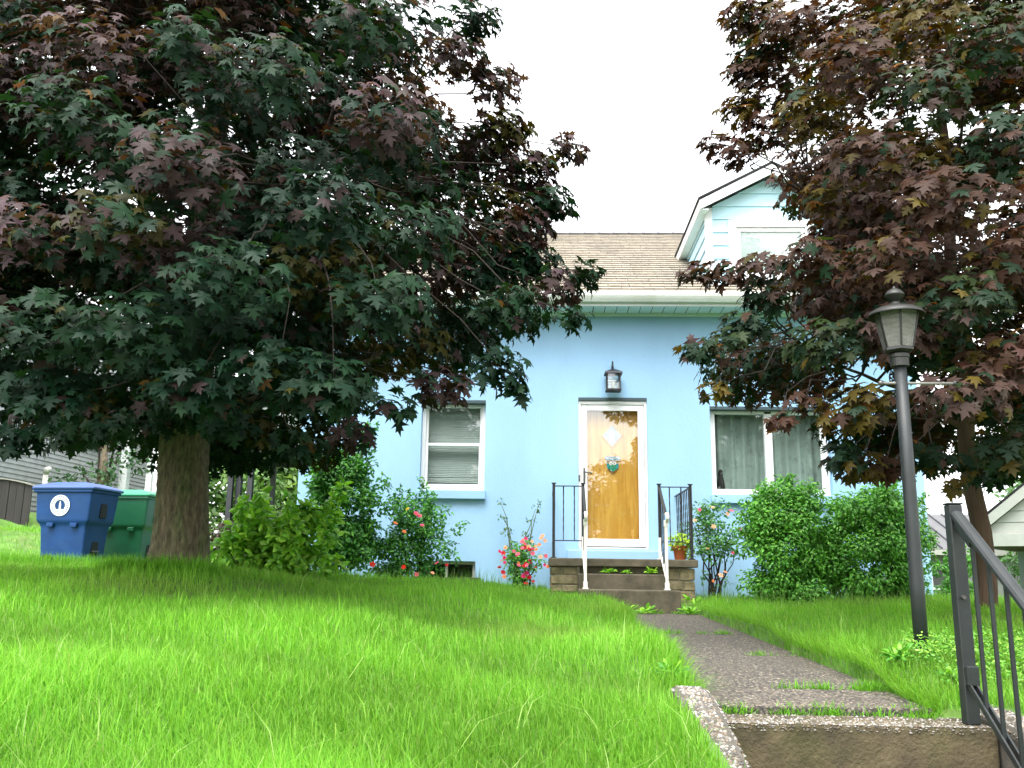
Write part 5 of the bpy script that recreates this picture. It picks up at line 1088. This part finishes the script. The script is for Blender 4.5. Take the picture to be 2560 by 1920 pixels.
MB().bar((-5.30, 12.6, gz_(-5.3, 12.6)), (-5.05, 12.75, gz_(-5.3, 12.6) + 1.0), .10, .03).build('white_board', 'white'); tag(bpy.data.objects['white_board'], 'white board leaning behind the green bin and the trunk', 'board')
# rear porch of the blue house, seen left of it
rp = empty('rear_porch', (-5.4, 17.2, 1.1), 'grey shingled porch roof on dark slim posts left of the blue house', 'porch')
for xx, yy in ((-5.98, 17.0), (-5.86, 17.12), (-5.60, 17.0), (-4.2, 17.0), (-5.9, 19.4), (-4.2, 19.4)): MB().box(xx - .05, xx + .05, yy - .05, yy + .05, .9, 3.20).build('post', 'black_iron', rp, bevel=.006)
box('beam', 'black_iron', rp, -6.6, -3.6, 16.94, 17.18, 3.21, 3.36, .006)
box('beam', 'black_iron', rp, -6.6, -3.6, 19.32, 19.5, 3.21, 3.36, .006)
z = 3.365; i = 0
while z < 5.0:
    MB().box(-6.9 + i * .12, -3.5, 16.90 + .0 * i, 16.93, z, z + .112)  .build('siding_board', 'porch_siding', rp, bevel=.004); z += .118; i += 1
MB().box(-6.9, -3.5, 16.935, 19.7, 3.37, 3.42).build('roof_deck', 'grey_siding', rp)

# ------------------------------------------------------------------ neighbours on the right
sd_ = empty('metal_roof_shed', (13, 26, -.4), 'long pale shed with standing seam metal roof right of the blue house', 'shed')
box('wall', 'shed_wall', sd_, 8.5, 20, 25.3, 29.5, -1.0, 1.72, 0)
for i in range(38): box('wall_board', 'shed_wall', sd_, 8.5 + i * .3, 8.5 + i * .3 + .29, 25.27, 25.299, -1.0, 1.70, .004)
for i in range(30):
    xa = 8.2 + i * .4
    MB().prism([(24.9, 1.78), (24.9, 1.82), (27.6, 2.92), (27.6, 2.88)], 'x', xa, xa + .385).build('roof_panel', 'metal_roof', sd_)
    MB().prism([(24.895, 1.79), (24.895, 1.87), (27.6, 2.97), (27.6, 2.88)], 'x', xa + .386, xa + .415).build('roof_seam', 'metal_seam', sd_)
MB().prism([(27.6, 2.90), (30.0, 1.8), (30.0, 1.76), (27.6, 2.86)], 'x', 8.2, 20.2).build('rear_roof', 'metal_roof', sd_)
box('fascia', 'cream', sd_, 8.2, 20.2, 24.86, 24.894, 1.66, 1.80, .004)
sw_ = box('window', 'white', sd_, 10.35, 10.95, 25.2, 25.268, .75, 1.42, .005); box('pane', 'inside', sw_, 10.42, 10.88, 25.185, 25.199, .82, 1.36, 0)
gh = empty('white_gable_house', (7.75, 17.0, -.2), 'cream gabled carport house with white posts beyond the stair handrail', 'house')
gx, gy, gza, hwid, pit = 9.85, 17.0, 1.72, 2.1, .80
pz = gza + hwid * pit
MB().prism([(gx - hwid + .02, gza), (gx + hwid - .02, gza), (gx, pz - .02)], 'y', gy + .12, gy + 6).build('gable', 'shed_wall', gh)
z = gza + .12
while z < pz - .35:
    hwz = (pz - .02 - z) / pit
    hw2 = max(.02, hwz - .19 / pit); MB().add([(gx - hwz, gy + .095, z), (gx + hwz, gy + .095, z), (gx + hw2, gy + .105, z + .19), (gx - hw2, gy + .105, z + .19), (gx - hwz, gy + .119, z), (gx + hwz, gy + .119, z), (gx + hw2, gy + .119, z + .19), (gx - hw2, gy + .119, z + .19)], [(0, 1, 2, 3), (7, 6, 5, 4), (0, 4, 5, 1), (3, 2, 6, 7), (0, 3, 7, 4), (1, 5, 6, 2)]).build('gable_board', 'cream', gh); z += .2
for sx in (-1, 1):
    MB().add([(gx + sx * (hwid + .12), gy - .02, gza - .12), (gx, gy - .02, pz - .02), (gx, gy - .02, pz + .20), (gx + sx * (hwid + .12), gy - .02, gza + .08), (gx + sx * (hwid + .12), gy + .02, gza - .12), (gx, gy + .02, pz - .02), (gx, gy + .02, pz + .20), (gx + sx * (hwid + .12), gy + .02, gza + .08)], [(0, 1, 2, 3), (7, 6, 5, 4), (0, 4, 5, 1), (3, 2, 6, 7), (0, 3, 7, 4), (1, 5, 6, 2)]).build('rake_board', 'cream', gh)
    MB().add([(gx + sx * (hwid + .15), gy - .03, gza + .081), (gx, gy - .03, pz + .201), (gx, gy + 6.3, pz + .201), (gx + sx * (hwid + .15), gy + 6.3, gza + .081), (gx + sx * (hwid + .15), gy - .03, gza + .12), (gx, gy - .03, pz + .24), (gx, gy + 6.3, pz + .24), (gx + sx * (hwid + .15), gy + 6.3, gza + .12)], [(0, 1, 2, 3), (7, 6, 5, 4), (0, 4, 5, 1), (3, 2, 6, 7), (0, 3, 7, 4), (1, 5, 6, 2)]).build('roof', 'shingle_edge', gh)
box('beam', 'cream', gh, gx - hwid, gx + hwid, gy + .03, gy + .09, gza - .11, gza + .115, .006)
box('soffit_beam', 'brown', gh, gx - hwid, gx + hwid, gy + .10, gy + 5.9, gza - .09, gza - .01, 0)
for xx in (gx - hwid + .24, gx + hwid - .24): box('post', 'cream', gh, xx - .06, xx + .06, gy + .12, gy + .24, -.6, gza - .0905, .006)
box('back_wall', 'cream', gh, gx - hwid + .1, gx + hwid - .1, gy + 4.0, gy + 4.1, -.6, gza - .0905, 0)
gd = box('door', 'white', gh, gx - .95, gx + .05, gy + 3.93, gy + 3.999, -.4, 1.55, .006)
box('door_pane', 'inside', gd, gx - .80, gx - .10, gy + 3.915, gy + 3.929, .55, 1.4, 0)
box('door_panel', 'cream', gd, gx - .80, gx - .10, gy + 3.915, gy + 3.929, -.25, .4, .006)
gw = box('window', 'white', gh, gx - 1.8, gx - 1.25, gy + 3.95, gy + 3.999, .3, 1.3, .005); box('pane', 'inside', gw, gx - 1.74, gx - 1.31, gy + 3.935, gy + 3.949, .36, 1.24, 0)
gh.rotation_euler.z = RAD(-36)
uw = MB().tube([(6.0, 40, 4.3), (12, 39.5, 3.75), (18, 39, 3.7), (26, 38.5, 4.4)], .012, 5).build('utility_wire', 'wire'); tag(uw, 'thin utility wire crossing the sky beyond the shed', 'wire')

# ------------------------------------------------------------------ background trees
def green_tree(label, x, y, z, h, r, seed, pal, n=26, leaf=(.14, .26), dens=330):
    global rng
    rng = np.random.default_rng(seed); random.seed(seed); t = empty('green_tree', (x, y, z), label, 'tree', 'green trees around the houses')
    tk = MB().tube([(x, y, z - .3), (x + .05, y, z + h * .4), (x, y, z + h * .8)], [.18, .13, .04], 10).build('trunk', 'bark', t, smooth=True)
    cl = []
    for _ in range(n):
        a = random.uniform(0, 6.28); u = math.sqrt(random.random()); zf = random.uniform(.12, .97); k = math.sin(math.pi * min(.97, zf * .85 + .13)) ** .6
        cl.append((x + math.cos(a) * u * r * k, y + math.sin(a) * u * r * k, z + zf * h, r * random.uniform(.24, .4)))
    for c in cl[:8]:
        p, q = limb((x, y, z + h * .3), c[:3], .05, .012, 4); MB().tube(p, q, 5).build('branch', 'twig', tk)
    small_foliage(t, 'crown', cl, leaf, dens, pal, DIAM); return t
BG = [(.11, .22, .055), (.15, .28, .07), (.08, .17, .045), (.21, .32, .10)]
green_tree('light green leafy tree seen beyond the dark porch posts', -6.4, 25.5, 1.1, 4.2, 2.2, 61, BG, 40)
green_tree('yellow-green leafy tree rising behind the rear porch next to the blue house', -4.0, 24.5, 1.1, 4.6, 1.9, 62, [(.10, .19, .05), (.14, .24, .07), (.07, .15, .035)], 36)
green_tree('dark green shrubby tree in front of the grey house window', -9.3, 18.6, 1.8, 2.2, .8, 63, [(.03, .09, .03), (.05, .12, .04)], 22, (.09, .16), 600)
green_tree('deep green tree behind the white pergola', -8.6, 24.5, 1.3, 4.5, 1.8, 64, [(.04, .11, .03), (.06, .14, .04)], 34)
green_tree('small green tree rising above the cream gable', 13.0, 23.5, -.3, 4.6, 1.5, 65, [(.05, .13, .035), (.07, .17, .04)], 26, (.12, .2), 420)
# across the street, behind the camera: seen only as a reflection in the door and window glass
green_tree('broad green street tree on the far side of the road, opposite the porch', 5.0, -25, -.5, 7.0, 4.2, 66, [(.035, .09, .025), (.05, .12, .03)], 60, (.2, .32), 240)
green_tree('low green street tree across the road, opposite the bins', -7.0, -26, -.5, 5.2, 3.6, 67, [(.035, .09, .025), (.05, .12, .03)], 44, (.2, .32), 240)
green_tree('tall green street tree across the road, opposite the round shrubs', 13.5, -24, -.5, 7.5, 4.0, 68, [(.035, .09, .025), (.05, .12, .03)], 44, (.2, .32), 240)
green_tree('bushy green tree in the yard behind the thick trunk', -7.4, 23.0, 1.1, 3.0, 1.7, 69, BG, 40)
green_tree('low bright green bush behind the rear porch posts', -5.2, 22.0, 1.0, 2.0, 1.3, 70, [(.10, .22, .05), (.14, .26, .06), (.07, .16, .04)], 30, (.1, .18), 600)
green_tree('pale green bush beside the rear corner of the blue house', -3.9, 20.5, 1.0, 2.4, .9, 71, [(.10, .22, .05), (.14, .26, .06), (.07, .16, .04)], 26, (.1, .18), 700)
